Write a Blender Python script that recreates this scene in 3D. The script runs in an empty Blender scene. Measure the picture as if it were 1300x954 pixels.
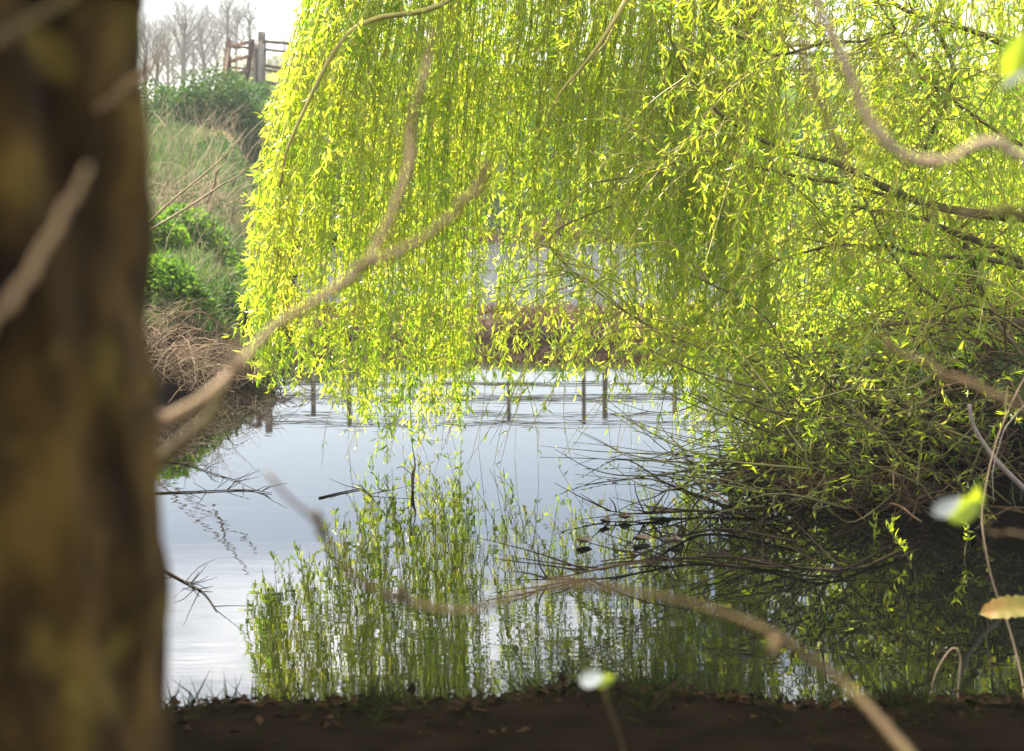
import bpy, math, random
import numpy as np
from mathutils import Vector

rng = np.random.default_rng(7)
R = math.radians
PI = math.pi
sc = bpy.context.scene
COL = sc.collection

# ------------------------------------------------------------------ camera
F = 2060.0
CAMZ = 1.5
PITCH = math.atan((477.0 - 229.0) / F)
cam_d = bpy.data.cameras.new('camera')
cam = bpy.data.objects.new('camera', cam_d)
COL.objects.link(cam)
cam.location = (0, 0, CAMZ)
cam.rotation_euler = (PI / 2 - PITCH, 0, 0)
cam_d.sensor_width = 36
cam_d.lens = 36 * F / 1300.0
cam_d.clip_start = 0.05
cam_d.clip_end = 3000
cam_d.dof.use_dof = True
cam_d.dof.focus_distance = 8.4
cam_d.dof.aperture_fstop = 4.6
sc.camera = cam


def P(px, py, d):
    """point seen at photo pixel (px, py), d metres ahead of the camera"""
    a = (px - 650.0) / F
    b = (477.0 - py) / F
    c, s = math.cos(PITCH), math.sin(PITCH)
    y = c + b * s
    z = b * c - s
    k = d / y
    return np.array([a * k, d, CAMZ + z * k])


def PW(px, py, z=0.0):
    """point at height z seen at the pixel"""
    a = (px - 650.0) / F
    b = (477.0 - py) / F
    c, s = math.cos(PITCH), math.sin(PITCH)
    y = c + b * s
    zz = b * c - s
    k = (z - CAMZ) / zz
    return np.array([a * k, y * k, z])


# ------------------------------------------------------------------ mesh helper
class MB:
    def __init__(self):
        self.v, self.q, self.t, self.n = [], [], [], 0

    def add(self, v, q=None, t=None):
        v = np.asarray(v, dtype=np.float32).reshape(-1, 3)
        if q is not None and len(q):
            self.q.append(np.asarray(q, dtype=np.int32).reshape(-1, 4) + self.n)
        if t is not None and len(t):
            self.t.append(np.asarray(t, dtype=np.int32).reshape(-1, 3) + self.n)
        self.v.append(v)
        self.n += len(v)

    def build(self, name, mat, parent=None, smooth=True):
        v = np.concatenate(self.v) if self.v else np.zeros((0, 3), np.float32)
        q = np.concatenate(self.q) if self.q else np.zeros((0, 4), np.int32)
        t = np.concatenate(self.t) if self.t else np.zeros((0, 3), np.int32)
        if parent is not None:
            v = v - np.array(world_loc(parent), dtype=np.float32)
        me = bpy.data.meshes.new(name)
        me.vertices.add(len(v))
        me.vertices.foreach_set('co', v.astype(np.float32).ravel())
        nl = len(q) * 4 + len(t) * 3
        me.loops.add(nl)
        me.loops.foreach_set('vertex_index', np.concatenate([q.ravel(), t.ravel()]).astype(np.int32))
        npoly = len(q) + len(t)
        me.polygons.add(npoly)
        ls = np.concatenate([np.arange(len(q)) * 4, len(q) * 4 + np.arange(len(t)) * 3]).astype(np.int32)
        me.polygons.foreach_set('loop_start', ls)
        me.polygons.foreach_set('use_smooth', np.full(npoly, smooth, dtype=bool))
        me.update(calc_edges=True)
        me.validate()
        me.materials.append(mat)
        o = bpy.data.objects.new(name, me)
        COL.objects.link(o)
        if parent is not None:
            o.parent = parent
        return o

    # ---- shapes
    def tube(self, pts, rad, k=5, cap=True):
        pts = np.asarray(pts, dtype=float)
        n = len(pts)
        rad = np.full(n, rad) if np.isscalar(rad) else np.asarray(rad, dtype=float)
        tg = np.gradient(pts, axis=0)
        tg /= np.linalg.norm(tg, axis=1)[:, None] + 1e-9
        main = np.abs(tg.mean(0))
        ref = np.zeros(3)
        ref[int(np.argmin(main))] = 1
        u = np.cross(tg, ref)
        u /= np.linalg.norm(u, axis=1)[:, None] + 1e-9
        w = np.cross(tg, u)
        a = np.arange(k) * 2 * PI / k
        ring = pts[:, None, :] + rad[:, None, None] * (np.cos(a)[None, :, None] * u[:, None, :] + np.sin(a)[None, :, None] * w[:, None, :])
        i = np.arange(n - 1)[:, None] * k
        j = np.arange(k)[None, :]
        j2 = (j + 1) % k
        q = np.stack([i + j, i + j2, i + k + j2, i + k + j], -1).reshape(-1, 4)
        v = ring.reshape(-1, 3)
        t = None
        if cap:
            v = np.concatenate([v, pts[:1], pts[-1:]])
            jj = np.arange(k)
            jn = (jj + 1) % k
            t = np.concatenate([np.stack([np.full(k, n * k), jn, jj], -1),
                                np.stack([np.full(k, n * k + 1), (n - 1) * k + jj, (n - 1) * k + jn], -1)])
        self.add(v, q, t)

    def leaves(self, pos, dr, ln, wd, up=None, fold=0.12, droop=0.15):
        """pointed leaves folded along the midrib"""
        pos = np.asarray(pos, float)
        N = len(pos)
        if N == 0:
            return
        dr = np.asarray(dr, float)
        dr = dr / (np.linalg.norm(dr, axis=1)[:, None] + 1e-9)
        if up is None:
            up = rng.normal(size=(N, 3))
        s = np.cross(dr, up)
        s /= np.linalg.norm(s, axis=1)[:, None] + 1e-9
        nn = np.cross(s, dr)
        ln = np.broadcast_to(ln, (N,))[:, None]
        wd = np.broadcast_to(wd, (N,))[:, None]
        b = pos
        m = pos + dr * ln * 0.45 - nn * wd * fold
        l = pos + dr * ln * 0.42 + s * wd * 0.5 + nn * wd * fold
        r = pos + dr * ln * 0.42 - s * wd * 0.5 + nn * wd * fold
        t = pos + dr * ln - nn * ln * droop
        v = np.stack([b, r, m, l, t], 1).reshape(-1, 3)
        o = np.arange(N)[:, None] * 5
        f = np.concatenate([o + np.array([[0, 1, 2]]), o + np.array([[0, 2, 3]]),
                            o + np.array([[1, 4, 2]]), o + np.array([[2, 4, 3]])])
        self.add(v, None, f)

    def box(self, c, size, ax=None, jit=0.0):
        c = np.asarray(c, float)
        h = np.asarray(size, float) / 2
        A = np.eye(3) if ax is None else np.asarray(ax, float)
        b = min(h) * 0.18
        vs, idx = [], {}
        for sx in (-1, 1):
            for sy in (-1, 1):
                for sz in (-1, 1):
                    for a in range(3):
                        p = np.array([sx, sy, sz]) * h
                        for q in range(3):
                            if q != a:
                                p[q] -= np.sign(p[q]) * b
                        idx[(sx, sy, sz, a)] = len(vs)
                        vs.append(c + (p + rng.normal(0, jit, 3) if jit else p) @ A)
        q, t = [], []
        for a in range(3):
            o = [i for i in range(3) if i != a]
            for s in (-1, 1):
                f = []
                for e, g in ((-1, -1), (1, -1), (1, 1), (-1, 1)):
                    k = [0, 0, 0]
                    k[a], k[o[0]], k[o[1]] = s, e, g
                    f.append(idx[tuple(k) + (a,)])
                q.append(f)
        for a in range(3):
            o = [i for i in range(3) if i != a]
            for e in (-1, 1):
                for g in (-1, 1):
                    k1, k2 = [0, 0, 0], [0, 0, 0]
                    k1[a], k2[a] = -1, 1
                    for k in (k1, k2):
                        k[o[0]], k[o[1]] = e, g
                    q.append([idx[tuple(k1) + (o[0],)], idx[tuple(k2) + (o[0],)], idx[tuple(k2) + (o[1],)], idx[tuple(k1) + (o[1],)]])
        for sx in (-1, 1):
            for sy in (-1, 1):
                for sz in (-1, 1):
                    t.append([idx[(sx, sy, sz, 0)], idx[(sx, sy, sz, 1)], idx[(sx, sy, sz, 2)]])
        self.add(vs, q, t)


def spline(pts, n):
    """Catmull-Rom through the points"""
    p = np.asarray(pts, float)
    if len(p) == 2:
        t = np.linspace(0, 1, n)[:, None]
        return p[0] * (1 - t) + p[1] * t
    p = np.concatenate([[2 * p[0] - p[1]], p, [2 * p[-1] - p[-2]]])
    m = len(p) - 3
    out = []
    for x in np.linspace(0, m - 1e-6, n):
        i = int(x)
        t = x - i
        a, b, c, d = p[i:i + 4]
        out.append(0.5 * (2 * b + (c - a) * t + (2 * a - 5 * b + 4 * c - d) * t * t + (3 * b - a - 3 * c + d) * t ** 3))
    return np.array(out)


def taper(pts, n):
    """interpolate radii"""
    return np.interp(np.linspace(0, 1, n), np.linspace(0, 1, len(pts)), pts)


def wob(n, amp, knots=6):
    k = rng.normal(0, amp, (knots, 3))
    x = np.linspace(0, knots - 1, n)
    return np.stack([np.interp(x, np.arange(knots), k[:, a]) for a in range(3)], -1)


def world_loc(o):
    l = Vector(o.location)
    while o.parent is not None:
        o = o.parent
        l = l + Vector(o.location)
    return tuple(l)


def thing(name, loc, label, cat, group=None, kind=None):
    o = bpy.data.objects.new(name, None)
    COL.objects.link(o)
    o.location = tuple(float(x) for x in loc)
    o.empty_display_size = 0.1
    return tag(o, label, cat, group, kind)


def tag(o, label, cat, group=None, kind=None):
    o['label'] = label
    o['category'] = cat
    if group:
        o['group'] = group
    if kind:
        o['kind'] = kind
    return o


# ------------------------------------------------------------------ materials
def newmat(name):
    m = bpy.data.materials.new(name)
    m.use_nodes = True
    nt = m.node_tree
    nt.nodes.clear()
    return m, nt


def nd(nt, typ, **kw):
    n = nt.nodes.new(typ)
    for k, v in kw.items():
        setattr(n, k, v)
    return n


def ramp(nt, stops, fac):
    r = nd(nt, 'ShaderNodeValToRGB')
    el = r.color_ramp.elements
    while len(el) < len(stops):
        el.new(0.5)
    for e, (p, c) in zip(el, stops):
        e.position = p
        e.color = (*c, 1)
    nt.links.new(fac, r.inputs[0])
    return r.outputs[0]


def mat_leaf(name, stops, trans, rough=0.45, tw=0.55, spec=0.5, scale=1.6):
    """foliage: each leaf its own tint; light passes through"""
    m, nt = newmat(name)
    L = nt.links.new
    g = nd(nt, 'ShaderNodeNewGeometry')
    tc = nd(nt, 'ShaderNodeTexCoord')
    nz = nd(nt, 'ShaderNodeTexNoise')
    nz.inputs['Scale'].default_value = scale
    nz.inputs['Detail'].default_value = 4
    L(tc.outputs['Object'], nz.inputs['Vector'])
    mx = nd(nt, 'ShaderNodeMath', operation='MULTIPLY_ADD')
    L(g.outputs['Random Per Island'], mx.inputs[0])
    mx.inputs[1].default_value = 0.6
    ms = nd(nt, 'ShaderNodeMath', operation='MULTIPLY_ADD')
    L(nz.outputs['Fac'], ms.inputs[0])
    ms.inputs[1].default_value = 1.5
    ms.inputs[2].default_value = -0.55
    L(ms.outputs[0], mx.inputs[2])
    c1 = ramp(nt, stops, mx.outputs[0])
    c2 = ramp(nt, trans, mx.outputs[0])
    pb = nd(nt, 'ShaderNodeBsdfPrincipled')
    L(c1, pb.inputs['Base Color'])
    pb.inputs['Roughness'].default_value = rough
    pb.inputs['Specular IOR Level'].default_value = spec
    tr = nd(nt, 'ShaderNodeBsdfTranslucent')
    L(c2, tr.inputs['Color'])
    mix = nd(nt, 'ShaderNodeMixShader')
    mix.inputs[0].default_value = tw
    L(pb.outputs[0], mix.inputs[1])
    L(tr.outputs[0], mix.inputs[2])
    out = nd(nt, 'ShaderNodeOutputMaterial')
    L(mix.outputs[0], out.inputs[0])
    return m


def mat_noise(name, stops, scale=20, rough=0.85, bump=0.3, dist=0.01, detail=6, spec=0.3, stretch=(1, 1, 1), island=0.0):
    m, nt = newmat(name)
    L = nt.links.new
    tc = nd(nt, 'ShaderNodeTexCoord')
    mp = nd(nt, 'ShaderNodeMapping')
    mp.inputs['Scale'].default_value = stretch
    L(tc.outputs['Object'], mp.inputs['Vector'])
    nz = nd(nt, 'ShaderNodeTexNoise')
    nz.inputs['Scale'].default_value = scale
    nz.inputs['Detail'].default_value = detail
    nz.inputs['Roughness'].default_value = 0.62
    L(mp.outputs[0], nz.inputs['Vector'])
    fac = nz.outputs['Fac']
    if island:
        g = nd(nt, 'ShaderNodeNewGeometry')
        a = nd(nt, 'ShaderNodeMath', operation='MULTIPLY_ADD')
        L(g.outputs['Random Per Island'], a.inputs[0])
        a.inputs[1].default_value = island
        b = nd(nt, 'ShaderNodeMath', operation='MULTIPLY_ADD')
        L(nz.outputs['Fac'], b.inputs[0])
        b.inputs[1].default_value = 1 - island * 0.5
        b.inputs[2].default_value = -island * 0.25
        L(b.outputs[0], a.inputs[2])
        fac = a.outputs[0]
    c = ramp(nt, stops, fac)
    pb = nd(nt, 'ShaderNodeBsdfPrincipled')
    L(c, pb.inputs['Base Color'])
    pb.inputs['Roughness'].default_value = rough
    pb.inputs['Specular IOR Level'].default_value = spec
    bp = nd(nt, 'ShaderNodeBump')
    bp.inputs['Strength'].default_value = bump
    bp.inputs['Distance'].default_value = dist
    L(nz.outputs['Fac'], bp.inputs['Height'])
    L(bp.outputs[0], pb.inputs['Normal'])
    out = nd(nt, 'ShaderNodeOutputMaterial')
    L(pb.outputs[0], out.inputs[0])
    return m


def mat_water(name, col, scale, strength, dist, stretch, rough=.012, fade=False):
    m, nt = newmat(name)
    L = nt.links.new
    tc = nd(nt, 'ShaderNodeTexCoord')
    mp = nd(nt, 'ShaderNodeMapping')
    mp.inputs['Scale'].default_value = stretch
    L(tc.outputs['Object'], mp.inputs['Vector'])
    nz = nd(nt, 'ShaderNodeTexNoise')
    nz.inputs['Scale'].default_value = scale
    nz.inputs['Detail'].default_value = 2
    L(mp.outputs[0], nz.inputs['Vector'])
    # calm and ruffled patches
    n2 = nd(nt, 'ShaderNodeTexNoise')
    n2.inputs['Scale'].default_value = 0.35
    n2.inputs['Detail'].default_value = 2
    L(tc.outputs['Object'], n2.inputs['Vector'])
    rg = nd(nt, 'ShaderNodeMapRange')
    rg.inputs[1].default_value = 0.4
    rg.inputs[2].default_value = 0.65
    rg.inputs[3].default_value = 0.35
    rg.inputs[4].default_value = 1.0
    L(n2.outputs['Fac'], rg.inputs[0])
    mu = nd(nt, 'ShaderNodeMath', operation='MULTIPLY')
    L(nz.outputs['Fac'], mu.inputs[0])
    L(rg.outputs[0], mu.inputs[1])
    if fade:
        sy = nd(nt, 'ShaderNodeSeparateXYZ')
        L(tc.outputs['Object'], sy.inputs[0])
        fr_ = nd(nt, 'ShaderNodeMapRange')
        fr_.inputs[1].default_value = 6.0
        fr_.inputs[2].default_value = 11.0
        fr_.inputs[3].default_value = 1.7
        fr_.inputs[4].default_value = .45
        L(sy.outputs['Y'], fr_.inputs[0])
        m3_ = nd(nt, 'ShaderNodeMath', operation='MULTIPLY')
        L(mu.outputs[0], m3_.inputs[0])
        L(fr_.outputs[0], m3_.inputs[1])
        mu = m3_
    bp = nd(nt, 'ShaderNodeBump')
    bp.inputs['Strength'].default_value = strength
    bp.inputs['Distance'].default_value = dist
    L(mu.outputs[0], bp.inputs['Height'])
    pb = nd(nt, 'ShaderNodeBsdfPrincipled')
    pb.inputs['Base Color'].default_value = (*col, 1)
    pb.inputs['Roughness'].default_value = rough
    pb.inputs['IOR'].default_value = 1.333
    L(bp.outputs[0], pb.inputs['Normal'])
    out = nd(nt, 'ShaderNodeOutputMaterial')
    L(pb.outputs[0], out.inputs[0])
    return m


M = {}
M['willow'] = mat_leaf('willow_leaf',
                       [(0.05, (.035, .085, .008)), (0.45, (.09, .15, .012)), (0.85, (.15, .18, .02))],
                       [(0.05, (.32, .60, .018)), (0.45, (.60, .78, .028)), (0.85, (.86, .82, .07))], rough=0.25, tw=0.64, spec=0.9, scale=2.6)
M['nettle'] = mat_leaf('nettle_leaf', [(0.1, (.022, .07, .014)), (0.5, (.04, .10, .017)), (0.9, (.07, .13, .02))],
                       [(0.1, (.06, .15, .012)), (0.6, (.14, .27, .018)), (0.9, (.26, .36, .03))], rough=0.65, tw=0.45, spec=.2)
M['ivy'] = mat_leaf('ivy_leaf', [(0.1, (.012, .045, .010)), (0.5, (.022, .066, .013)), (0.9, (.04, .085, .016))],
                    [(0.1, (.02, .07, .006)), (0.9, (.07, .15, .012))], rough=0.65, tw=0.35, spec=.2)
M['grass'] = mat_leaf('grass_blade', [(0.1, (.032, .070, .018)), (0.5, (.060, .10, .028)), (0.9, (.17, .15, .08))],
                      [(0.1, (.05, .12, .018)), (0.6, (.10, .17, .035)), (0.9, (.22, .20, .09))], rough=0.6, tw=0.4, spec=.3, scale=.5)
M['far_shrub'] = mat_leaf('far_shrub_leaf', [(0.1, (.04, .05, .025)), (0.9, (.09, .09, .04))],
                          [(0.1, (.12, .15, .04)), (0.9, (.28, .26, .07))], rough=0.6, tw=0.4, spec=.2, scale=.4)
M['bright_leaf'] = mat_leaf('bright_leaf', [(0.0, (.12, .20, .015)), (1, (.16, .22, .02))],
                            [(0.0, (.42, .56, .02)), (1, (.55, .60, .03))], rough=0.4, tw=0.6)
M['pale_leaf'] = mat_noise('pale_leaf_surface', [(0.2, (.55, .56, .48)), (0.8, (.75, .75, .68))], 40, 0.5, .1, .001)  # near-white leaf colour
M['bramble_leaf'] = mat_leaf('bramble_leaf', [(0.0, (.10, .12, .01)), (.6, (.20, .14, .015)), (1, (.28, .09, .02))],
                             [(0.0, (.40, .40, .02)), (.6, (.60, .42, .03)), (1, (.5, .18, .02))], rough=0.45, tw=0.5, scale=18)
M['catkin'] = mat_noise('willow_catkin', [(0.2, (.34, .28, .05)), (0.8, (.50, .42, .12))], 60, 0.8, .3, .002, island=.4)
M['withy'] = mat_noise('willow_withy', [(0.25, (.20, .16, .035)), (0.75, (.36, .30, .075))], 30, 0.5, .2, .002, island=.6)
M['green_bark'] = mat_noise('green_bark', [(0.3, (.045, .040, .012)), (0.7, (.12, .105, .03))], 30, 0.75, .5, .004, island=.4)
M['willow_bark'] = mat_noise('willow_bark', [(0.3, (.05, .038, .02)), (0.7, (.15, .115, .06))], 14, 0.9, .9, .02, stretch=(1, 1, .25))
M['dead_twig'] = mat_noise('dead_twig', [(0.2, (.09, .056, .028)), (0.8, (.28, .20, .12))], 25, 0.8, .2, .002, island=.7)
M['straw'] = mat_noise('dry_straw', [(0.2, (.12, .085, .045)), (0.8, (.32, .25, .15))], 25, 0.8, .1, .002, island=.6)
M['brush'] = mat_noise('brushwood', [(0.15, (.014, .007, .003)), (0.5, (.042, .021, .008)), (0.85, (.13, .075, .03))], 20, 0.85, .2, .002, island=.8)
M['grey_twig'] = mat_noise('grey_twig', [(0.2, (.10, .08, .06)), (0.8, (.24, .19, .15))], 25, 0.75, .3, .002)
M['pink_twig'] = mat_noise('pinkish_twig_bark', [(0.3, (.12, .066, .028)), (0.55, (.18, .11, .048)), (0.75, (.13, .105, .03))], 22, 0.7, .3, .002)
M['sun_toned_twig'] = mat_noise('sun_toned_twig_bark', [(0.3, (.26, .165, .105)), (0.55, (.36, .25, .16)), (0.75, (.30, .23, .12))], 22, 0.7, .3, .002)  # pinkish twig bark again, lightened to carry painted-in sunlight
M['moss_twig'] = mat_noise('mossy_twig_bark', [(0.3, (.040, .021, .007)), (0.5, (.064, .038, .010)), (0.72, (.085, .068, .013))], 18, 0.8, .4, .003)
M['wet_twig'] = mat_noise('wet_twig', [(0.2, (.012, .009, .006)), (0.8, (.04, .03, .02))], 25, 0.9, .2, .002, island=.4, spec=0)
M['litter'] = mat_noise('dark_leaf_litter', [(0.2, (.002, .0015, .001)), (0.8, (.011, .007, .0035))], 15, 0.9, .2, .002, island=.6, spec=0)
M['soil'] = mat_noise('dark_soil', [(0.25, (.012, .009, .006)), (0.7, (.04, .03, .02))], 9, 0.95, .8, .03)
M['mud'] = mat_noise('causeway_mud', [(0.25, (.03, .018, .011)), (0.7, (.10, .055, .032))], 5, 0.9, .8, .05)
M['dead_reed'] = mat_noise('dead_reed', [(0.15, (.10, .045, .025)), (0.8, (.26, .15, .07))], 6, 0.85, .2, .002, island=.7)
M['post_wood'] = mat_noise('weathered_post', [(0.3, (.13, .115, .095)), (0.7, (.30, .27, .23))], 7, 0.9, .6, .01, stretch=(2, 2, .3))
M['dark_wood'] = mat_noise('dark_fence_wood', [(0.3, (.05, .04, .032)), (0.7, (.13, .105, .08))], 7, 0.9, .6, .01, stretch=(2, 2, .3))
M['rust'] = mat_noise('rusty_metal', [(0.3, (.05, .026, .018)), (0.6, (.095, .052, .036)), (0.8, (.16, .105, .08))], 9, 0.8, .3, .004)
M['far_bark'] = mat_noise('far_bark', [(0.3, (.028, .023, .018)), (0.7, (.06, .05, .04))], 2, 0.9, .2, .02, island=.3)
M['ivied_bark'] = mat_noise('ivied_bark', [(0.3, (.02, .025, .012)), (0.7, (.045, .05, .026))], 2, 0.9, .2, .02)
M['wet_leaf'] = mat_noise('wet_fallen_leaf', [(0.2, (.02, .016, .012)), (0.8, (.10, .065, .035))], 15, 0.4, .2, .002, island=.5)


def mat_trunk():
    m, nt = newmat('mossy_bark')
    L = nt.links.new
    tc = nd(nt, 'ShaderNodeTexCoord')
    mp = nd(nt, 'ShaderNodeMapping')
    mp.inputs['Scale'].default_value = (1, 1, .5)
    L(tc.outputs['Object'], mp.inputs['Vector'])
    n1 = nd(nt, 'ShaderNodeTexNoise')
    n1.inputs['Scale'].default_value = 17
    n1.inputs['Detail'].default_value = 5
    L(mp.outputs[0], n1.inputs['Vector'])
    c1 = ramp(nt, [(0.36, (.010, .0045, .001)), (0.5, (.030, .017, .0034)), (0.64, (.080, .045, .009))], n1.outputs['Fac'])
    n2 = nd(nt, 'ShaderNodeTexNoise')
    n2.inputs['Scale'].default_value = 17
    n2.inputs['Detail'].default_value = 3
    L(tc.outputs['Object'], n2.inputs['Vector'])
    f2 = ramp(nt, [(0.56, (0, 0, 0)), (0.72, (.55, .55, .55))], n2.outputs['Fac'])
    mx = nd(nt, 'ShaderNodeMix', data_type='RGBA')
    L(f2, mx.inputs[0])
    L(c1, mx.inputs[6])
    mx.inputs[7].default_value = (.125, .088, .014, 1)
    n3 = nd(nt, 'ShaderNodeTexNoise')
    n3.inputs['Scale'].default_value = 9
    L(tc.outputs['Object'], n3.inputs['Vector'])
    f3 = ramp(nt, [(0.64, (0, 0, 0)), (0.74, (.3, .3, .3))], n3.outputs['Fac'])
    mx2 = nd(nt, 'ShaderNodeMix', data_type='RGBA')
    L(f3, mx2.inputs[0])
    L(mx.outputs[2], mx2.inputs[6])
    mx2.inputs[7].default_value = (.10, .085, .045, 1)
    pb = nd(nt, 'ShaderNodeBsdfPrincipled')
    L(mx2.outputs[2], pb.inputs['Base Color'])
    pb.inputs['Roughness'].default_value = .95
    pb.inputs['Specular IOR Level'].default_value = .15
    bp = nd(nt, 'ShaderNodeBump')
    bp.inputs['Strength'].default_value = .8
    bp.inputs['Distance'].default_value = .02
    L(n1.outputs['Fac'], bp.inputs['Height'])
    L(bp.outputs[0], pb.inputs['Normal'])
    out = nd(nt, 'ShaderNodeOutputMaterial')
    L(pb.outputs[0], out.inputs[0])
    return m


M['mossy_bark'] = mat_trunk()


SCAR = (-5.2, 33.0, 2.45)


def mat_ground():
    m, nt = newmat('ground')
    L = nt.links.new
    tc = nd(nt, 'ShaderNodeTexCoord')
    n1 = nd(nt, 'ShaderNodeTexNoise')
    n1.inputs['Scale'].default_value = .45
    n1.inputs['Detail'].default_value = 8
    n1.inputs['Roughness'].default_value = .7
    L(tc.outputs['Object'], n1.inputs['Vector'])
    gr = ramp(nt, [(0.3, (.035, .075, .018)), (0.5, (.06, .10, .028)), (0.7, (.12, .11, .05))], n1.outputs['Fac'])
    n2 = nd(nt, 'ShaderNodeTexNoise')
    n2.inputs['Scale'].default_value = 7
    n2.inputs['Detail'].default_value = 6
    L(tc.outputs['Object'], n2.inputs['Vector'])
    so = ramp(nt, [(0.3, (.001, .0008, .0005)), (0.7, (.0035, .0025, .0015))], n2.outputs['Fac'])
    # bare soil low by the water, shade painted in near-black; grass higher up
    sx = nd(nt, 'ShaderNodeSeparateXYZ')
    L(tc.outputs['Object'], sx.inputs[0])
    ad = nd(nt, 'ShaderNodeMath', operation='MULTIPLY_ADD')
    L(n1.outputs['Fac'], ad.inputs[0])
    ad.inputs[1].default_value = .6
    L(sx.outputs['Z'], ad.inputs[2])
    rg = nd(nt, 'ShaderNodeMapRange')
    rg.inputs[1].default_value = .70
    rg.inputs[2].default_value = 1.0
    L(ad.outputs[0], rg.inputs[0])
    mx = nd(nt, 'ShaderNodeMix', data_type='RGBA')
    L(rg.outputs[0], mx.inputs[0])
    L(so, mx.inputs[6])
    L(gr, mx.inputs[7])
    # bare earth scar under the gate
    vd = nd(nt, 'ShaderNodeVectorMath', operation='DISTANCE')
    vm = nd(nt, 'ShaderNodeVectorMath', operation='MULTIPLY')
    L(tc.outputs['Object'], vm.inputs[0])
    vm.inputs[1].default_value = (1, .28, 1)
    L(vm.outputs[0], vd.inputs[0])
    vd.inputs[1].default_value = (SCAR[0], SCAR[1] * .28, SCAR[2])
    sa = nd(nt, 'ShaderNodeMath', operation='MULTIPLY_ADD')
    L(n1.outputs['Fac'], sa.inputs[0])
    sa.inputs[1].default_value = -1.2
    L(vd.outputs['Value'], sa.inputs[2])
    rs_ = nd(nt, 'ShaderNodeMapRange')
    rs_.inputs[1].default_value = .15
    rs_.inputs[2].default_value = .5
    rs_.inputs[3].default_value = 1
    rs_.inputs[4].default_value = 0
    L(sa.outputs[0], rs_.inputs[0])
    ea = ramp(nt, [(0.3, (.10, .065, .035)), (0.5, (.18, .125, .07)), (.75, (.27, .20, .12))], n2.outputs['Fac'])
    mx0 = nd(nt, 'ShaderNodeMix', data_type='RGBA')
    L(rs_.outputs[0], mx0.inputs[0])
    L(mx.outputs[2], mx0.inputs[6])
    L(ea, mx0.inputs[7])
    mx = mx0
    # sunny pasture beyond the gate
    rg2 = nd(nt, 'ShaderNodeMapRange')
    rg2.inputs[1].default_value = 48
    rg2.inputs[2].default_value = 60
    L(sx.outputs['Y'], rg2.inputs[0])
    mx2 = nd(nt, 'ShaderNodeMix', data_type='RGBA')
    L(rg2.outputs[0], mx2.inputs[0])
    L(mx.outputs[2], mx2.inputs[6])
    mx2.inputs[7].default_value = (.15, .17, .035, 1)
    pb = nd(nt, 'ShaderNodeBsdfPrincipled')
    L(mx2.outputs[2], pb.inputs['Base Color'])
    pb.inputs['Roughness'].default_value = 1.0
    pb.inputs['Specular IOR Level'].default_value = 0.0
    bp = nd(nt, 'ShaderNodeBump')
    bp.inputs['Strength'].default_value = .6
    bp.inputs['Distance'].default_value = .05
    L(n2.outputs['Fac'], bp.inputs['Height'])
    L(bp.outputs[0], pb.inputs['Normal'])
    out = nd(nt, 'ShaderNodeOutputMaterial')
    L(pb.outputs[0], out.inputs[0])
    return m


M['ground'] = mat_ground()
M['pond'] = mat_water('pond_water', (.0012, .0016, .001), 5.0, 0.045, .016, (.55, 1.5, 1), fade=True)
M['far_pond'] = mat_water('ruffled_water', (.01, .012, .008), 7.0, 1.0, .22, (.45, 1.2, 1), .22)

# ------------------------------------------------------------------ light and sky
SUN_AZ = R(-42)      # from the view direction, negative = to the left
SUN_EL = R(50)
sd = Vector((math.sin(SUN_AZ) * math.cos(SUN_EL), math.cos(SUN_AZ) * math.cos(SUN_EL), math.sin(SUN_EL)))
sl = bpy.data.lights.new('sun', 'SUN')
sl.energy = 5.0
sl.angle = R(0.53)
sl.color = (1.0, .91, .72)
so = bpy.data.objects.new('sun', sl)
COL.objects.link(so)
so.rotation_euler = (-sd).to_track_quat('-Z', 'Y').to_euler()
so.location = (-20, 30, 30)

w = bpy.data.worlds.new('World')
sc.world = w
w.use_nodes = True
nt = w.node_tree
nt.nodes.clear()
L = nt.links.new
sky = nd(nt, 'ShaderNodeTexSky')
sky.sky_type = 'NISHITA'
sky.sun_disc = False
sky.sun_elevation = SUN_EL
sky.sun_rotation = SUN_AZ
sky.altitude = 50
sky.air_density = 1.0
sky.dust_density = 2.2
sky.ozone_density = 1.2
tc = nd(nt, 'ShaderNodeTexCoord')
mp = nd(nt, 'ShaderNodeMapping')
mp.inputs['Scale'].default_value = (1.0, 1.0, 3.2)
L(tc.outputs['Generated'], mp.inputs['Vector'])
cn = nd(nt, 'ShaderNodeTexNoise')
cn.inputs['Scale'].default_value = 3.4
cn.inputs['Detail'].default_value = 7
cn.inputs['Roughness'].default_value = .58
L(mp.outputs[0], cn.inputs['Vector'])
cf = ramp(nt, [(0.46, (0, 0, 0)), (0.66, (.85, .85, .85))], cn.outputs['Fac'])
# clouds only well above the horizon, a thin milky veil low down
sx = nd(nt, 'ShaderNodeSeparateXYZ')
L(tc.outputs['Generated'], sx.inputs[0])
cr = nd(nt, 'ShaderNodeMapRange')
cr.inputs[1].default_value = .215
cr.inputs[2].default_value = .33
L(sx.outputs['Z'], cr.inputs[0])
cm = nd(nt, 'ShaderNodeMath', operation='MULTIPLY')
L(cf, cm.inputs[0])
L(cr.outputs[0], cm.inputs[1])
mx = nd(nt, 'ShaderNodeMix', data_type='RGBA')
L(cm.outputs[0], mx.inputs[0])
L(sky.outputs[0], mx.inputs[6])
mx.inputs[7].default_value = (44, 43, 41, 1)
bg = nd(nt, 'ShaderNodeBackground')
bg.inputs['Strength'].default_value = .070
L(mx.outputs[2], bg.inputs['Color'])
ow = nd(nt, 'ShaderNodeOutputWorld')
L(bg.outputs[0], ow.inputs[0])

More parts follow.
